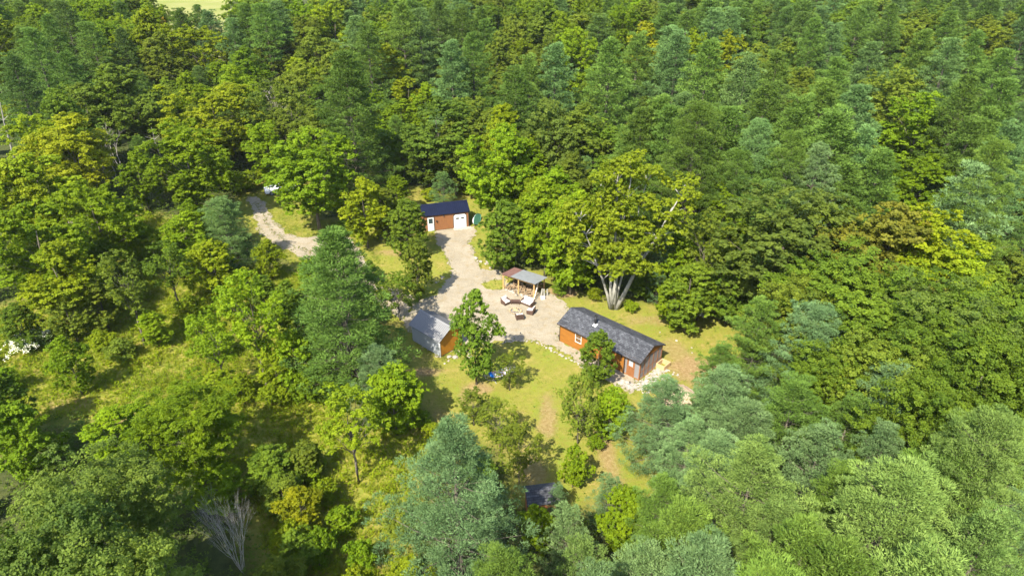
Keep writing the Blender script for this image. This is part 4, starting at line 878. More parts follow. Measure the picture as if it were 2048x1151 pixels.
# ------------------------------------------------------------------ grey roofed shed
def ribs(mb, W, zr, ze, ov, y0, y1, st, axis):
    s = (zr-ze)/(W/2); t = y0
    while t <= y1:
        for sgn in (-1, 1):
            a = (W/2+sgn*.02, zr+.004); b = (W/2+sgn*(W/2+ov), ze-ov*s+.004)
            pa = (a[0], t, a[1]) if axis == 'y' else (t, a[0], a[1]); pb = (b[0], t, b[1]) if axis == 'y' else (t, b[0], b[1])
            mb.bar(pa, pb, .05, .045)
        t += st
def shed():
    p = U(881, 714); W, L_, H0, zr = 3.1, 4.5, 2.2, 3.15
    o = empty('storage_shed', (p.x, p.y, 0), math.atan2(.728, .685)); tag(o, 'small shed with grey metal roof, pale grey side and orange gable wall', 'shed')
    a = MB(); a.box((.0, .0, .05), (.06, L_, H0)); a.box((W-.06, 0, .05), (W, L_, H0)); a.prism([(.06, .05), (W-.06, .05), (W-.06, H0), (W/2, zr-.06), (.06, H0)], 'y', L_-.06, L_)
    y = .12
    while y < L_: a.box((-.018, y, .06), (0, y+.04, H0-.01)); y += .22
    a.build('wall', M_LTGREY, o)
    g = MB(); g.prism([(.062, .05), (W-.062, .05), (W-.062, H0-.01), (W/2, zr-.06), (.062, H0-.01)], 'y', .0, .06); g.build('gable_wall', M_ORANGE, o)['label'] = 'orange stained end wall of the shed'
    t = MB(); t.box((-.035, -.035, 0), (.055, -.002, H0)); t.box((-.035, -.002, 0), (-.02, .07, H0)); t.build('corner_trim', M_WHITE, o)
    b = MB(); b.box((.06, -.02, 0), (W, -.002, .09)); b.box((W-.05, -.03, 0), (W+.02, -.003, H0)); b.build('base_trim', M_TRIM, o)
    r = MB(); r.prism(gable_roof(W, zr, H0, .22, 0, 0, .04), 'y', -.25, L_+.25); ribs(r, W, zr, H0, .22, -.23, L_+.24, .235, 'y'); rf = r.build('roof', M_GREYMETAL, o)
    c = MB(); c.prism([(W/2-.16, zr-.06), (W/2, zr+.045), (W/2+.16, zr-.06), (W/2, zr-.02)], 'y', -.27, L_+.27); c.build('ridge_cap', M_GREYMETAL, rf)
shed()
# ------------------------------------------------------------------ garage
def garage():
    W, L_, H0, zr = 3.6, 6.5, 2.5, 3.38; ang = math.atan2(1.36, 4.82); p = U(938, 453)
    c0 = Vector((p.x-L_*math.cos(ang), p.y-L_*math.sin(ang), 0)); o = empty('garage', c0, ang)
    tag(o, 'brown garage with navy blue metal roof and white roll-up door', 'garage')
    w_ = MB(); w_.box((0, 0, 0), (L_, W, H0)); w_.prism([(0, H0), (W/2, zr-.05), (W, H0)], 'x', .0, L_)
    x = .1
    while x < L_: w_.box((x, -.012, .03), (x+.025, -.001, H0-.02)); x += .3
    w_.build('wall', M_BROWN, o)
    r = MB(); r.prism(gable_roof(W, zr+.04, H0+.04, .18, 0, 0, .04), 'x', -.22, L_+.2); ribs(r, W, zr+.04, H0+.04, .18, -.2, L_+.19, .3, 'x'); rf = r.build('roof', M_NAVY, o)
    c = MB(); c.prism([(W/2-.15, zr), (W/2, zr+.1), (W/2+.15, zr), (W/2, zr+.03)], 'x', -.23, L_+.21); c.build('ridge_cap', M_NAVY, rf)
    t = MB(); t.box((L_-.06, -.035, 0), (L_+.03, -.003, H0-.03)); t.box((-.03, -.035, 0), (.06, -.003, H0-.03)); t.box((.06, -.03, H0-.09), (L_-.06, -.003, H0-.02)); t.box((1.45, -.02, 0), (4.2, -.003, .05)); t.build('trim', M_TRIM, o)
    # roll-up door with cut upper corners
    a, b, h, k = 4.3, 6.12, 2.12, .22
    def oc(a, b, h, k): return [(a, .03), (b, .03), (b, h-k), (b-k, h), (a+k, h), (a, h-k)]
    d = MB(); d.prism([(q[0], q[1]) for q in oc(a-.09, b+.09, h+.09, k)], 'z', 0, 1); d.v = [(v[0], -.03+.028*v[2], v[1]) for v in d.v]; d.build('door_frame', M_TRIM, o)
    d = MB(); d.prism(oc(a, b, h, k), 'z', 0, 1); d.v = [(v[0], -.05+.018*v[2], v[1]) for v in d.v]
    for z in (.55, 1.08, 1.6): d.box((a+.02, -.056, z), (b-.02, -.0505, z+.015))
    dr = d.build('roll_up_door', M_WHITE, o)
    for x in (a+.32, b-.75): q = MB(); q.box((x, -.062, 1.42), (x+.43, -.0505, 1.62)); q.build('window', M_BLACK, dr)
    d = MB(); d.box((.5, -.05, .04), (1.4, -.003, 2.1)); dr = d.build('door', M_WHITE, o); q = MB(); q.box((.66, -.058, 1.2), (1.24, -.0505, 1.95)); q.build('window', M_GLASS, dr)
    q = MB(); q.tube([(1.3, -.052, 1.0), (1.3, -.11, 1.0)], .03, 8); q.build('handle', M_BLACK, dr)
    q = MB(); q.box((1.42, -.025, .0), (1.52, -.003, 2.2)); q.box((.4, -.025, 2.11), (1.42, -.003, 2.2)); q.build('door_trim', M_TRIM, o)
    q = MB(); q.box((1.72, -.14, 1.35), (1.9, -.014, 1.6)); q.build('meter_box', M_TRIM, o)
    q = MB(); q.box((2.78, -.12, 2.2), (2.9, -.014, 2.36)); q.tube([(2.84, -.08, 2.2), (2.84, -.14, 2.1)], [.04, .07], 8); q.build('wall_lamp', M_BLACK, o)
    # ramp of weathered planks in front of the door
    rp = MB(); rg = random.Random(5)
    for i in range(9): x = 4.15+i*.29; rp.box((x, -.95+rg.uniform(-.05, .05), .02), (x+.26, -.07, .07+rg.uniform(0, .03)))
    m = rp.build('plank_ramp', wood_mat('weathered plank', (.3, .24, .18), (.5, .42, .34), (6, 1, 1))); m.location = c0; m.rotation_euler = (0, 0, ang); tag(m, 'weathered plank ramp in front of the white roll-up door', 'ramp')
    # small boat on its side
    bt = empty('rowboat', c0+Vector((math.cos(ang)*(L_+.75)-math.sin(ang)*(-.2), math.sin(ang)*(L_+.75)+math.cos(ang)*(-.2), .62)), ang-.55); hull = []; n = 14; k = 9; Ls = 3.3
    for i in range(n+1):
        t_ = i/n; wd = .62*math.sin(math.pi*min(1, .12+t_*.88)**.8)**.7 if t_ < 1 else .02
        wd = .6*(1-abs(2*t_-1)**2.4)+.03
        for j in range(k):
            an = math.pi*j/(k-1); hull.append((math.cos(an)*wd, -.3+t_*Ls, -math.sin(an)*wd*.85))
    F_ = [(i*k+j, i*k+j+1, (i+1)*k+j+1, (i+1)*k+j) for i in range(n) for j in range(k-1)]
    tl = Matrix.Rotation(math.radians(68), 4, 'Y')
    hm = MB(); hm.add([tl @ Vector(v) for v in hull], F_); hh = hm.build('hull', M_WHITE, bt, True)
    dk = MB(); F2 = [(i*k, i*k+k-1, (i+1)*k+k-1, (i+1)*k) for i in range(n)]
    dk.add([tl @ (Vector(v)+Vector((0, 0, .04))) for v in hull], F2)
    dk.tube([tl @ Vector((hull[i*k][0], hull[i*k][1], .03)) for i in range(n+1)], .035, 6); dk.tube([tl @ Vector((hull[i*k+k-1][0], hull[i*k+k-1][1], .03)) for i in range(n+1)], .035, 6)
    dk.build('cover', mat('sea green cover', (.08, .3, .2), .6, noise=(.14, .38, .28), nscale=4), bt)
    tag(bt, 'white boat with sea-green cover standing on its side against the garage', 'boat')
garage()
# ------------------------------------------------------------------ woodshed
def woodshed():
    p = U(1007, 577); ang = math.atan2(-2.39, 3.62); L_, D = 4.4, 2.3
    o = empty('woodshed', (p.x, p.y, 0), ang); tag(o, 'open timber woodshed with grey and rusty sheet roof', 'woodshed')
    PW = wood_mat('yellowish timber', (.42, .25, .09), (.55, .36, .15), (3, 3, .5)); DW = wood_mat('dark old timber', (.1, .06, .03), (.18, .11, .06))
    zf, zb = 2.12, 1.8
    for x in (0, 2.2, 4.4):
        a = MB(); a.box((x-.065, -.065, -.1), (x+.065, .065, zf-.08)); a.build('post', PW, o)
        a = MB(); a.box((x-.06, D-.06, -.1), (x+.06, D+.06, zb-.08)); a.build('post', PW, o)
    b = MB(); b.bar((-.1, 0, zf-.14), (L_+.1, 0, zf-.14), .12, .12); b.bar((-.1, D, zb-.14), (L_+.1, D, zb-.14), .1, .12)
    for x in (0, 1.1, 2.2, 3.3, 4.4): b.bar((x, -.1, zf-.05), (x, D+.1, zb-.05), .05, .07)
    b.build('roof_frame', PW, o)
    for q, w__ in ((((0.05, -.1, .05), (0.05, 1.5, 1.65)), PW), (((4.75, -.75, .0), (4.45, .9, 1.92)), M_WHITE), (((4.42, .1, 1.8), (4.42, 1.5, .9)), PW), (((.08, .1, 1.9), (1.0, 1.7, .6)), DW), (((4.42, D, .4), (4.42, .6, 1.6)), DW)):
        a = MB(); a.bar(q[0], q[1], .1, .05); a.build('brace', w__ if w__ is not M_WHITE else wood_mat('pale new timber', (.6, .5, .36), (.68, .6, .46)), o)
    def sheet_(x0, x1, dz, m, lab):
        s = MB(); n = int((x1-x0)/.09); vs = []
        for i in range(n+1):
            x = x0+(x1-x0)*i/n; h = dz+.018*(i % 2)
            vs += [(x, -.32, zf+.02+h+.04), (x, D+.3, zb+.0+h-.02), (x, -.32, zf+.008+h+.04), (x, D+.3, zb-.012+h-.02)]
        fs = []
        for i in range(n): a = 4*i; fs += [(a, a+4, a+5, a+1), (a+2, a+3, a+7, a+6), (a, a+2, a+6, a+4), (a+1, a+5, a+7, a+3)]
        fs += [(0, 1, 3, 2), (4*n, 4*n+2, 4*n+3, 4*n+1)]
        s.add(vs, fs); s.build('roof_sheet', m, o)['label'] = lab
    sheet_(-.12, 1.35, 0, mat('rusty sheet', (.12, .06, .05), .7, noise=(.2, .11, .09), nscale=2), 'rust-brown left roof sheet')
    sheet_(1.2, 4.72, .05, M_GALV, 'pale grey roof sheet')
    bk = MB(); bk.box((0, D-.02, .2), (L_, D+.0, .35)); bk.box((0, D-.02, .8), (L_, D, .95)); bk.build('back_rail', DW, o)
    M0 = Matrix.Translation(o.location) @ Matrix.Rotation(ang, 4, 'Z'); rg = random.Random(9)
    BW = wood_mat('split firewood', (.13, .085, .05), (.32, .23, .13), (1, 1, 1), 7)
    protos = []
    for k in range(6):
        m = MB(); L2 = rg.uniform(.34, .5); r_ = rg.uniform(.07, .13); n = rg.choice([3, 4, 5])
        an = sorted(rg.uniform(0, 6.28) for _ in range(n)); an = [6.28*i/n+rg.uniform(-.25, .25) for i in range(n)]
        m.prism([(r_*math.cos(a), r_*math.sin(a)) for a in an], 'x', -L2/2, L2/2); protos.append(m.mesh('log', False)); protos[-1].materials.append(BW)
    for k in range(130):
        q = bpy.data.objects.new('firewood_log', rg.choice(protos)); COL.objects.link(q); x = rg.uniform(.5, 4.1); y = rg.uniform(.75, 2.1)
        z = .09+rg.random()*max(0, (y-.5)*.62)*(.6+.4*math.sin(x*2.1)**2); q.location = M0 @ Vector((x, y, z)); q.rotation_euler = (rg.uniform(0, 3), rg.uniform(-.4, .4), rg.uniform(0, 3.14)); tag(q, 'split firewood log in the shaded heap under the woodshed roof', 'log', 'firewood logs under the woodshed roof')
    for k in range(26):
        q = bpy.data.objects.new('firewood_log', rg.choice(protos)); COL.objects.link(q); left = k < 14
        x = rg.uniform(.3, 1.7) if left else rg.uniform(2.4, 4.1); y = rg.uniform(.0, .7); q.location = M0 @ Vector((x, y, rg.uniform(.08, .3))); q.rotation_euler = (rg.uniform(0, 3), rg.uniform(-.3, .3), rg.uniform(-.5, .5)+(1.2 if left else 0)); tag(q, 'sunlit split log in front of the woodshed heap', 'log', 'sunlit logs in front of the woodshed')
    for k, (px, py, h, r_, lb) in enumerate([(1083,590,.85,.13,'upright grey log leaning right of the woodshed, nearest the post'),(1089,593,1.0,.12,'tallest upright grey log right of the woodshed'),(1095,590,.8,.12,'rightmost upright grey log beside the woodshed')]):
        m = MB(); m.tube([(0, 0, 0), (rg.uniform(-.1, .1), .05, h)], [r_, r_*.9], 9); q = m.build('upright_log', M_PALEBARK, None, False); q.location = U(px, py); tag(q, lb, 'log')
    m = MB(); m.box((-.25, -.15, 0), (.25, .15, .35)); m.box((-.27, -.17, .35), (.27, .17, .4)); q = m.build('plastic_bin', M_CUSH, None, False, .02); q.location = U(1085.5, 598); q.rotation_euler.z = .2; tag(q, 'small cream box on the ground right of the woodshed', 'box')
woodshed()
# ------------------------------------------------------------------ patio furniture round the fire
def seatunit(name, cat, width, p, face, label, group=None, pillow=True):
    """face: where the sitter looks; local -y is the front"""
    d = face-p; o = empty(name, (p.x, p.y, 0), math.atan2(d.y, d.x)+math.pi/2); w2 = width/2; D = .4
    f = MB(); f.box((-w2, -D, .12), (w2, D-.06, .34))
    M = Matrix.Translation((0, D-.08, .3)) @ Matrix.Rotation(-.22, 4, 'X'); f.box((-w2, -.04, 0), (w2, .04, .5), M)
    f.build('frame', M_WICK, o, False, .015)
    for s in (-1, 1):
        a = MB(); pr = [(-D, .36), (-D+.02, .55), (0, .6), (D-.02, .66), (D, .3), (D, .12), (-D, .12)]
        a.prism(pr, 'x', s*w2-(.045), s*w2+.045); a.build('armrest', M_WICK, o, False, .02)
        for y in (-D+.05, D-.07):
            l = MB(); l.tube([(s*(w2-.04), y, .13), (s*(w2-.02), y, 0)], [.035, .025], 6); l.build('leg', M_WICK, o)
    c = MB(); n = 2 if width > 1.1 else 1; cw = (width-.14)/n
    for i in range(n): c.box((-w2+.07+i*cw, -D-.02, .345), (-w2+.065+(i+1)*cw, D-.14, .47))
    c.build('seat_cushion', M_CUSH, o, False, .04)
    c = MB(); M = Matrix.Translation((0, D-.17, .46)) @ Matrix.Rotation(-.24, 4, 'X')
    for i in range(n): c.box((-w2+.07+i*cw, -.06, 0), (-w2+.065+(i+1)*cw, .05, .46), M)
    c.build('back_cushion', M_CUSH, o, False, .04)
    if pillow:
        c = MB(); M = Matrix.Translation((.02, D-.29, .47)) @ Matrix.Rotation(-.3, 4, 'X'); c.box((-.19, -.05, 0), (.19, .05, .3), M); c.build('pillow', M_STRIPE, o, False, .03)
    tag(o, label, cat, group); return o
M_STRIPE = bpy.data.materials.new('striped fabric'); M_STRIPE.use_nodes = True; _t = M_STRIPE.node_tree; _p = _t.nodes['Principled BSDF']
_c = _t.nodes.new('ShaderNodeTexCoord'); _w = _t.nodes.new('ShaderNodeTexWave'); _w.inputs['Scale'].default_value = 2.2; _r = _t.nodes.new('ShaderNodeValToRGB'); _r.color_ramp.interpolation = 'CONSTANT'
for _k, (_q, _col) in enumerate([(0, (.08, .1, .2)), (.3, (.7, .66, .6)), (.55, (.5, .09, .06)), (.8, (.7, .66, .6))]):
    if _k > 1: _r.color_ramp.elements.new(_q)
    _r.color_ramp.elements[_k].position = _q; _r.color_ramp.elements[_k].color = (*_col, 1)
_t.links.new(_c.outputs['Object'], _w.inputs[0]); _t.links.new(_w.outputs['Fac'], _r.inputs[0]); _t.links.new(_r.outputs[0], _p.inputs['Base Color']); _p.inputs['Roughness'].default_value = .9
FIRE = U(1031, 622)
seatunit('armchair', 'armchair', .86, U(1011.5, 607), U(1031, 619), 'white cushioned wicker armchair at the left of the fire pit', 'wicker armchairs round the fire pit')
seatunit('loveseat', 'sofa', 1.45, U(1055, 609), U(1036, 622), 'white cushioned wicker loveseat in front of the woodshed')
seatunit('armchair', 'armchair', .86, U(1062, 626), U(1031, 619), 'white cushioned wicker armchair right of the fire pit, turned side-on', 'wicker armchairs round the fire pit')
seatunit('armchair', 'armchair', .8, U(1039, 637), U(1031, 617), 'white cushioned wicker armchair seen from behind, nearest the camera', 'wicker armchairs round the fire pit', False)
def bench():
    p = U(1031, 606.5); o = empty('coffee_table', (p.x, p.y, 0), -.06); a = MB(); a.box((-.52, -.26, .36), (.52, .26, .42)); a.build('table_top', M_WICK, o, False, .01)
    a = MB(); a.box((-.48, -.22, .12), (.48, .22, .15)); a.build('shelf', M_WICK, o)
    for sx in (-.48, .48):
        for sy in (-.22, .22): l = MB(); l.box((sx-.035, sy-.035, 0), (sx+.035, sy+.035, .46)); l.build('leg', M_WICK, o)
    tag(o, 'long dark brown wicker table between the left armchair and the loveseat', 'table')
bench()
def firepit():
    o = empty('fire_pit', FIRE); rg = random.Random(12)
    M_FS = mat('yellowish brown stone', (.2, .14, .08), .9, noise=(.42, .33, .2), nscale=5, bump=.4)
    for k in range(17):
        a = 6.283*k/17; m = MB(); m.rock((.66*math.cos(a), .66*math.sin(a), .1), rg.uniform(.13, .17), rg, .75); m.build('stone', M_FS, o)
    m = MB(); m.tube([(0, 0, .0), (0, 0, .035)], .58, 20); m.build('ash_bed', mat('ash', (.1, .09, .08), 1, noise=(.26, .24, .21), nscale=8), o)
    tag(o, 'round stone fire pit in the ring of wicker seats', 'fire pit')
    for k in range(9):
        a = rg.uniform(0, 3.14); m = MB(); m.tube([(-.32*math.cos(a), -.32*math.sin(a), rg.uniform(.05, .14)), (.3*math.cos(a), .3*math.sin(a), rg.uniform(.12, .28))], [.05, .04], 6)
        q = m.build('burning_log', wood_mat('dry log', (.3, .2, .11), (.5, .38, .22)) if k == 0 else bpy.data.materials['dry log']); q.name = 'fire_log'; q.location = FIRE+Vector((rg.uniform(-.1, .1), rg.uniform(-.1, .1), .03)); tag(q, 'stick of wood piled inside the stone fire pit', 'log', 'sticks piled inside the fire pit')
firepit()
for k, (px, py, lb) in enumerate([(1034,593,'small black garden light between the woodshed and the wicker table'),(1003,674,'small black garden light at the bottom of the gravel circle, left one'),(1041,671,'small black garden light at the bottom of the gravel circle, right one'),(1117,676,'small black garden light at the left corner of the cabin'),(1259,769,'small black garden light on the gravel below the porch door')]):
    o = empty('garden_light', U(px, py)); m = MB(); m.tube([(0, 0, 0), (0, 0, .3)], .015, 6); m.build('stake', M_BLACK, o); m = MB(); m.tube([(0, 0, .28), (0, 0, .4)], [.05, .06], 8); m.tube([(0, 0, .4), (0, 0, .43)], [.085, .05], 8); m.build('lamp_head', M_BLACK, o); tag(o, lb, 'garden light', 'small black garden lights')
# ------------------------------------------------------------------ hammock on its stand
def hammock():
    p = U(1000, 758); o = empty('hammock', (p.x, p.y, 0), .42); L_ = 1.75
    s = MB(); s.tube([(-L_, 0, 1.0), (-L_*.75, 0, .35), (-L_*.4, 0, .06), (L_*.4, 0, .06), (L_*.75, 0, .35), (L_*1.02, 0, 1.0)], .03, 8)
    for x in (-.6, .6): s.tube([(x, -.55, .03), (x, .55, .03)], .03, 8)
    s.build('stand', M_GALV, o, True)
    n, k = 28, 12; V = []
    for i in range(n+1):
        t = i/n*2-1
        for j in range(k+1):
            u = j/k*2-1; V.append((t*1.15, u*.55*(1-.12*t*t), .62+.3*t*t+.14*u*u*(1-t*t)))
    F_ = [(i*(k+1)+j, i*(k+1)+j+1, (i+1)*(k+1)+j+1, (i+1)*(k+1)+j) for i in range(n) for j in range(k)]
    me = bpy.data.meshes.new('cloth'); me.from_pydata(V, [], F_); me.polygons.foreach_set('use_smooth', [True]*len(F_))
    m = bpy.data.materials.new('patchwork cloth'); m.use_nodes = True; t_ = m.node_tree; p_ = t_.nodes['Principled BSDF']; tc = t_.nodes.new('ShaderNodeTexCoord'); mp = t_.nodes.new('ShaderNodeMapping'); mp.inputs['Scale'].default_value = (5, 14, 3); v = t_.nodes.new('ShaderNodeTexVoronoi'); v.inputs['Scale'].default_value = 1
    sp = t_.nodes.new('ShaderNodeSeparateColor'); r = t_.nodes.new('ShaderNodeValToRGB'); r.color_ramp.interpolation = 'CONSTANT'
    for k_, (q, c) in enumerate([(0, (.7, .68, .66)), (.3, (.45, .1, .06)), (.45, (.7, .68, .7)), (.62, (.08, .12, .3)), (.75, (.72, .35, .12)), (.85, (.75, .72, .7))]):
        if k_ > 1: r.color_ramp.elements.new(q)
        r.color_ramp.elements[k_].position = q; r.color_ramp.elements[k_].color = (*c, 1)
    t_.links.new(tc.outputs['Object'], mp.inputs[0]); t_.links.new(mp.outputs[0], v.inputs['Vector']); t_.links.new(v.outputs['Color'], sp.inputs[0]); t_.links.new(sp.outputs[0], r.inputs[0]); t_.links.new(r.outputs[0], p_.inputs['Base Color']); p_.inputs['Roughness'].default_value = .9
    link('cloth', me, m, o)
    q = MB(); q.prism([(-.5, .0), (.5, 0), (.5, .13), (-.5, .13)], 'x', -1.14, -.8); q.v = [(a, b, c+.86) for a, b, c in q.v]; q.build('pillow', mat('bright blue fabric', (.01, .14, .5), .8), o, False, .05)
    rp = MB()
    for sgn in (-1, 1):
        for u in (-.9, -.45, 0, .45, .9): rp.tube([(sgn*1.15, u*.48, .94), (sgn*L_*.99, 0, 1.0)], .008, 4)
    rp.build('cord', M_CUSH, o); tag(o, 'colourful patchwork hammock with blue pillow on a metal stand', 'hammock')
hammock()
# ------------------------------------------------------------------ small outhouse
def outhouse():
    p = U(1058, 984, 2.0); o = empty('outhouse', (p.x, p.y-1.15, 0), .16); W, D, h0, h1 = 2.35, 1.7, 2.1, 2.65
    w_ = MB(); w_.prism([(0, 0), (D, 0), (D, h0), (D/2, h1-.06), (0, h0)], 'x', 0, W-.2)
    for i in range(12): w_.box((-.012, .06+i*.135, .02), (-.001, .16+i*.135, h0-.1))
    w_.build('wall', M_REDWOOD, o); r = MB(); r.prism(gable_roof(D, h1, h0, .2, 0, 0, .05), 'x', -.18, W); r.build('roof', M_SHING, o)
    d = MB(); d.box((.7, -.04, .05), (1.45, -.002, 1.9)); d.build('door', M_REDWOOD, o)
    tag(o, 'tiny outhouse with dark shingle roof half hidden by young pines', 'outhouse')
outhouse()
# ------------------------------------------------------------------ parked pickup
def pickup():
    p = U(566, 384); o = empty('pickup_truck', (p.x, p.y, 0), math.radians(202)); tag(o, 'white pickup truck parked under the round green tree by the gravel road', 'pickup truck')
    Mp = mat('white car paint', (.8, .8, .8), .25, .6); W = .98
    def loft(secs, name, m, par=None):
        mb = MB(); n = len(secs[0][1]); vs = [(x, y, z) for x, pr in secs for y, z in pr]; fs = [(i*n+j, i*n+(j+1) % n, (i+1)*n+(j+1) % n, (i+1)*n+j) for i in range(len(secs)-1) for j in range(n)]
        fs += [tuple(range(n))[::-1], tuple((len(secs)-1)*n+j for j in range(n))]; mb.add(vs, fs); return mb.build(name, m, par or o, False, .04)
    def sec(w_, z0, z1, r=.1): return [(-w_, z0), (w_, z0), (w_, z1-r), (w_-r, z1), (-w_+r, z1), (-w_, z1-r)]
    loft([(2.75, sec(.85, .45, .95)), (2.6, sec(.95, .4, 1.05)), (1.3, sec(W, .38, 1.16)), (-.9, sec(W, .38, 1.12))], 'body', Mp)
    loft([(1.35, sec(.8, 1.1, 1.2, .04)), (.75, sec(.78, 1.1, 1.72)), (-.6, sec(.78, 1.1, 1.76)), (-.9, sec(.8, 1.1, 1.4))], 'cab', Mp)
    g = MB(); g.prism([(1.22, 1.2), (.78, 1.66), (-.55, 1.68), (-.78, 1.25)], 'y', -.835, .835); g.build('window', M_GLASS, o)
    g = MB(); g.box((-.05, -.7, 0), (.0, .7, .58), Matrix.Translation((1.34, 0, 1.18)) @ Matrix.Rotation(-.86, 4, 'Y')); g.build('windscreen', M_GLASS, o)
    b = MB(); b.box((-2.75, -W, .5), (-.92, -W+.08, 1.15)); b.box((-2.75, W-.08, .5), (-.92, W, 1.15)); b.box((-2.75, -W+.08, .5), (-2.67, W-.08, 1.15)); b.box((-2.67, -W+.08, .5), (-.92, W-.08, .6)); b.build('cargo_bed', Mp, o, False, .02)
    for x in (1.75, -1.75):
        for s in (-1, 1):
            t = MB(); t.tube([(x, s*(W-.22), .38), (x, s*(W+.01), .38)], .38, 18); ty = t.build('wheel', M_BLACK, o); t = MB(); t.tube([(x, s*(W), .38), (x, s*(W+.03), .38)], .22, 14); t.build('rim', M_GALV, ty)
    q = MB(); q.box((2.72, -.5, .6), (2.79, .5, .88)); q.build('grille', M_BLACK, o)
    for s in (-1, 1): q = MB(); q.box((2.68, s*.7-.14, .68), (2.775, s*.7+.14, .86)); q.build('headlight', mat('lamp glass', (.5, .5, .52), .1, .8) if s < 0 else bpy.data.materials['lamp glass'], o)
    q = MB(); q.box((2.7, -.9, .42), (2.83, .9, .56)); q.build('bumper', M_BLACK, o)
pickup()

# ------------------------------------------------------------------ ground cover
def scatter(poly_list, n, seed, cond=None):
    r_ = np.random.RandomState(seed); out = []
    for P_ in poly_list:
        a = np.array(P_); lo = a.min(0); hi = a.max(0); m = int(n); x = r_.uniform(lo[0], hi[0], m); y = r_.uniform(lo[1], hi[1], m); k = inpoly(x, y, P_) & ~on_gravel(x, y)
        if cond is not None: k &= cond(x, y)
        out.append(np.stack([x[k], y[k]], 1))
    return np.concatenate(out)
CABL = [tuple(cabpt(a, b)[:2]) for a, b in ((-.2, -.2), (11.6, -.2), (11.6, 4.3), (-.2, 4.3))]
def grass(name, pts, hmin, hmax, wid, per, label, col, seed, lean=.5):
    r_ = np.random.RandomState(seed); k = ~inpoly(pts[:, 0], pts[:, 1], CABL); pts = pts[k]; n = len(pts); i = np.repeat(np.arange(n), per); hs = r_.uniform(hmin, hmax, n)*(.5+vnoise(pts[:, 0], pts[:, 1], 2.6, 3))
    C = np.stack([pts[i, 0]+r_.normal(size=n*per)*.09, pts[i, 1]+r_.normal(size=n*per)*.09, np.zeros(n*per)], 1); D = unit(r_.normal(size=(n*per, 3))*np.array([lean, lean, .1])+np.array([0, 0, 1.]))
    V, F_ = blades(C, D, hs[i]*r_.uniform(.6, 1.1, n*per), wid*r_.uniform(.7, 1.3, n*per), r_)
    o = link(name, arr_mesh(name, V, F_, np.clip(.5+(r_.normal(size=n)*.2)[i], 0, 1)), M_GRASS); o.color = (*col, 1); tag(o, label, 'grass', kind='stuff')
def brush(name, pts, hmin, hmax, rad, per, leaf, label, col, seed):
    r_ = np.random.RandomState(seed); k = ~inpoly(pts[:, 0], pts[:, 1], CABL); pts = pts[k]; n = len(pts); h = r_.uniform(hmin, hmax, n)*(.4+1.2*vnoise(pts[:, 0], pts[:, 1], 3.2, 6)); K = np.stack([pts[:, 0], pts[:, 1], h*.35, rad*r_.uniform(.6, 1.3, n), h*.75], 1)
    V, F_, t = foliage(r_, K, per, leaf, .8, 6); o = link(name, arr_mesh(name, V, F_, t), M_LEAF); o.color = (*col, 1); tag(o, label, 'ground cover', kind='stuff')
no_lawn = lambda x, y: (lawn_at(x, y) < .5)
mp_ = scatter(MEAD, 42000, 1, no_lawn)
grass('meadow_grass', mp_, .35, .75, .05, 7, 'tall yellow-green meadow grass left of the clearing', (.215, .26, .018), 2, .6)
brush('meadow_weeds', scatter(MEAD, 9000, 3, lambda x, y: no_lawn(x, y) & (dirt_at(x, y) < .4) & (vnoise(x, y, 4, 9) > .36)), .3, .9, .45, 40, .15, 'leafy weeds and goldenrod clumps in the meadow', (.19, .25, .008), 4)
lp = scatter([LAWN, LAWN2], 30000, 5, lambda x, y: dirt_at(x, y) < .55)
grass('lawn_grass', lp, .07, .16, .035, 5, 'short dry lawn grass of the clearing', (.22, .245, .024), 6, .9)
# rough growth along the wood's edge and on the forest floor
_r = np.random.RandomState(8); fx_ = _r.uniform(-75, 75, 21000); fy_ = _r.uniform(20, 125, 21000)
kk = (np.abs(fx_) < .8*fy_+12) & (lawn_at(fx_, fy_) < .25) & ~inpoly(fx_, fy_, MEAD[0]) & ~on_gravel(fx_, fy_)
brush('undergrowth', np.stack([fx_[kk], fy_[kk]], 1), .4, 1.5, .7, 42, .17, 'leafy undergrowth covering the forest floor', (.1, .15, .02), 9)
# white blossom on the shrub at the left edge of the meadow
def blossoms():
    r_ = np.random.RandomState(3); n = 3400; cx_ = r_.normal(size=(60, 2))*1.0; k_ = r_.randint(0, 60, n); q_ = cx_[k_]+r_.normal(size=(n, 2))*.16; d_ = np.hypot(q_[:, 0], q_[:, 1])
    C = np.stack([FLOWERS.x+q_[:, 0], FLOWERS.y+q_[:, 1], 1.95-.28*d_**2*.6+r_.uniform(-.1, .2, n)], 1); C[:, 2] = np.maximum(C[:, 2], .25)
    V, F_ = leaves(C, unit(r_.normal(size=(n, 3))*.4+np.array([0, 0, 1.])), r_.uniform(.06, .14, n), r_)
    return arr_mesh('blossom', V, F_, r_.uniform(0, 1, n))
_b = link('blossom', blossoms(), mat('cream blossom', (.75, .75, .55), .9), None); _b.parent = tree_; _b.matrix_parent_inverse = Matrix.Translation(-FLOWERS) if False else (Matrix.Translation(FLOWERS) @ Matrix.Rotation(tree_.rotation_euler.z, 4, 'Z')).inverted()

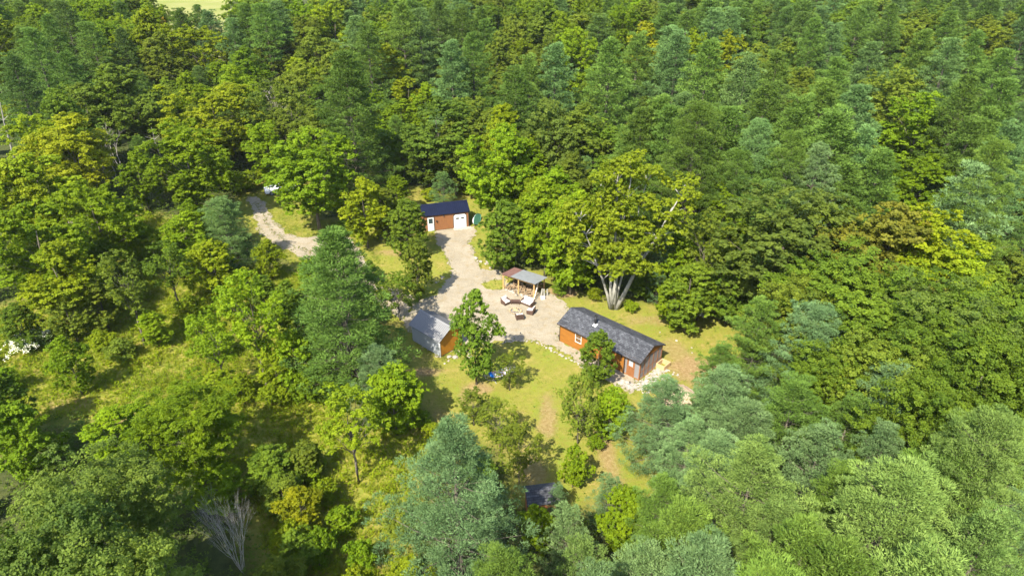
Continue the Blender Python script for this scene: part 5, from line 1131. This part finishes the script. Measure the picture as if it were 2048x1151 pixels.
# weeds down the middle of the gravel road and along the gravel edges, small clumps on the lawn
_rw = np.random.RandomState(31); _c = [U(*q) for q in ((512,405),(527,430),(545,462),(580,492),(625,505),(670,512))]; _pp = []
for a_, b_ in zip(_c[:-1], _c[1:]):
    for f_ in _rw.uniform(0, 1, 26): q = a_.lerp(b_, f_); _pp.append((q.x+_rw.normal()*.3, q.y+_rw.normal()*.3))
brush('road_weeds', np.array(_pp), .1, .25, .16, 30, .08, 'low weeds growing down the middle of the gravel road', (.17, .2, .03), 33)
_e = []
for P_ in (GRAVEL, ROAD, isl):
    for k_ in range(len(P_)):
        a_, b_ = Vector((*P_[k_], 0)), Vector((*P_[(k_+1) % len(P_)], 0))
        for f_ in _rw.uniform(0, 1, max(1, int((b_-a_).length*5))): q = a_.lerp(b_, f_); _e.append((q.x+_rw.normal()*.22, q.y+_rw.normal()*.22))
brush('edge_weeds', np.array(_e), .08, .25, .14, 18, .08, 'ragged grass and weeds along the gravel edges', (.19, .22, .025), 34)
lw = scatter([LAWN, LAWN2], 5200, 35, lambda x, y: (dirt_at(x, y) < .5) & (vnoise(x, y, 2.2, 12) > .5))
brush('lawn_weeds', lw, .05, .16, .2, 24, .07, 'clover and weed clumps scattered over the lawn', (.12, .19, .02), 36)
dl = scatter([LAWN], 9000, 37, lambda x, y: dirt_at(x, y) > .3)
def litter(pts):
    r_ = np.random.RandomState(5); n = len(pts); C = np.stack([pts[:, 0], pts[:, 1], np.full(n, .03)], 1)
    V, F_ = leaves(C, unit(r_.normal(size=(n, 3))*.3+np.array([0, 0, 1.])), r_.uniform(.06, .2, n), r_); o = link('leaf_litter', arr_mesh('leaf_litter', V, F_, r_.uniform(0, 1, n)), M_GRASS); o.color = (.2, .135, .06, 1); tag(o, 'dry brown litter on the bare patches of the clearing', 'litter', kind='stuff')
litter(dl)
# ------------------------------------------------------------------ air
def haze():
    m = bpy.data.materials.new('air'); m.use_nodes = True; t = m.node_tree; t.nodes.clear(); v = t.nodes.new('ShaderNodeVolumePrincipled'); ou = t.nodes.new('ShaderNodeOutputMaterial')
    v.inputs['Color'].default_value = (.85, .9, .95, 1); v.inputs['Density'].default_value = HAZE; t.links.new(v.outputs[0], ou.inputs['Volume'])
    b = MB(); b.box((-900, -900, -1), (900, 900, 44)); o = b.build('haze', m); tag(o, kind='stuff')
HAZE = .00006
haze()
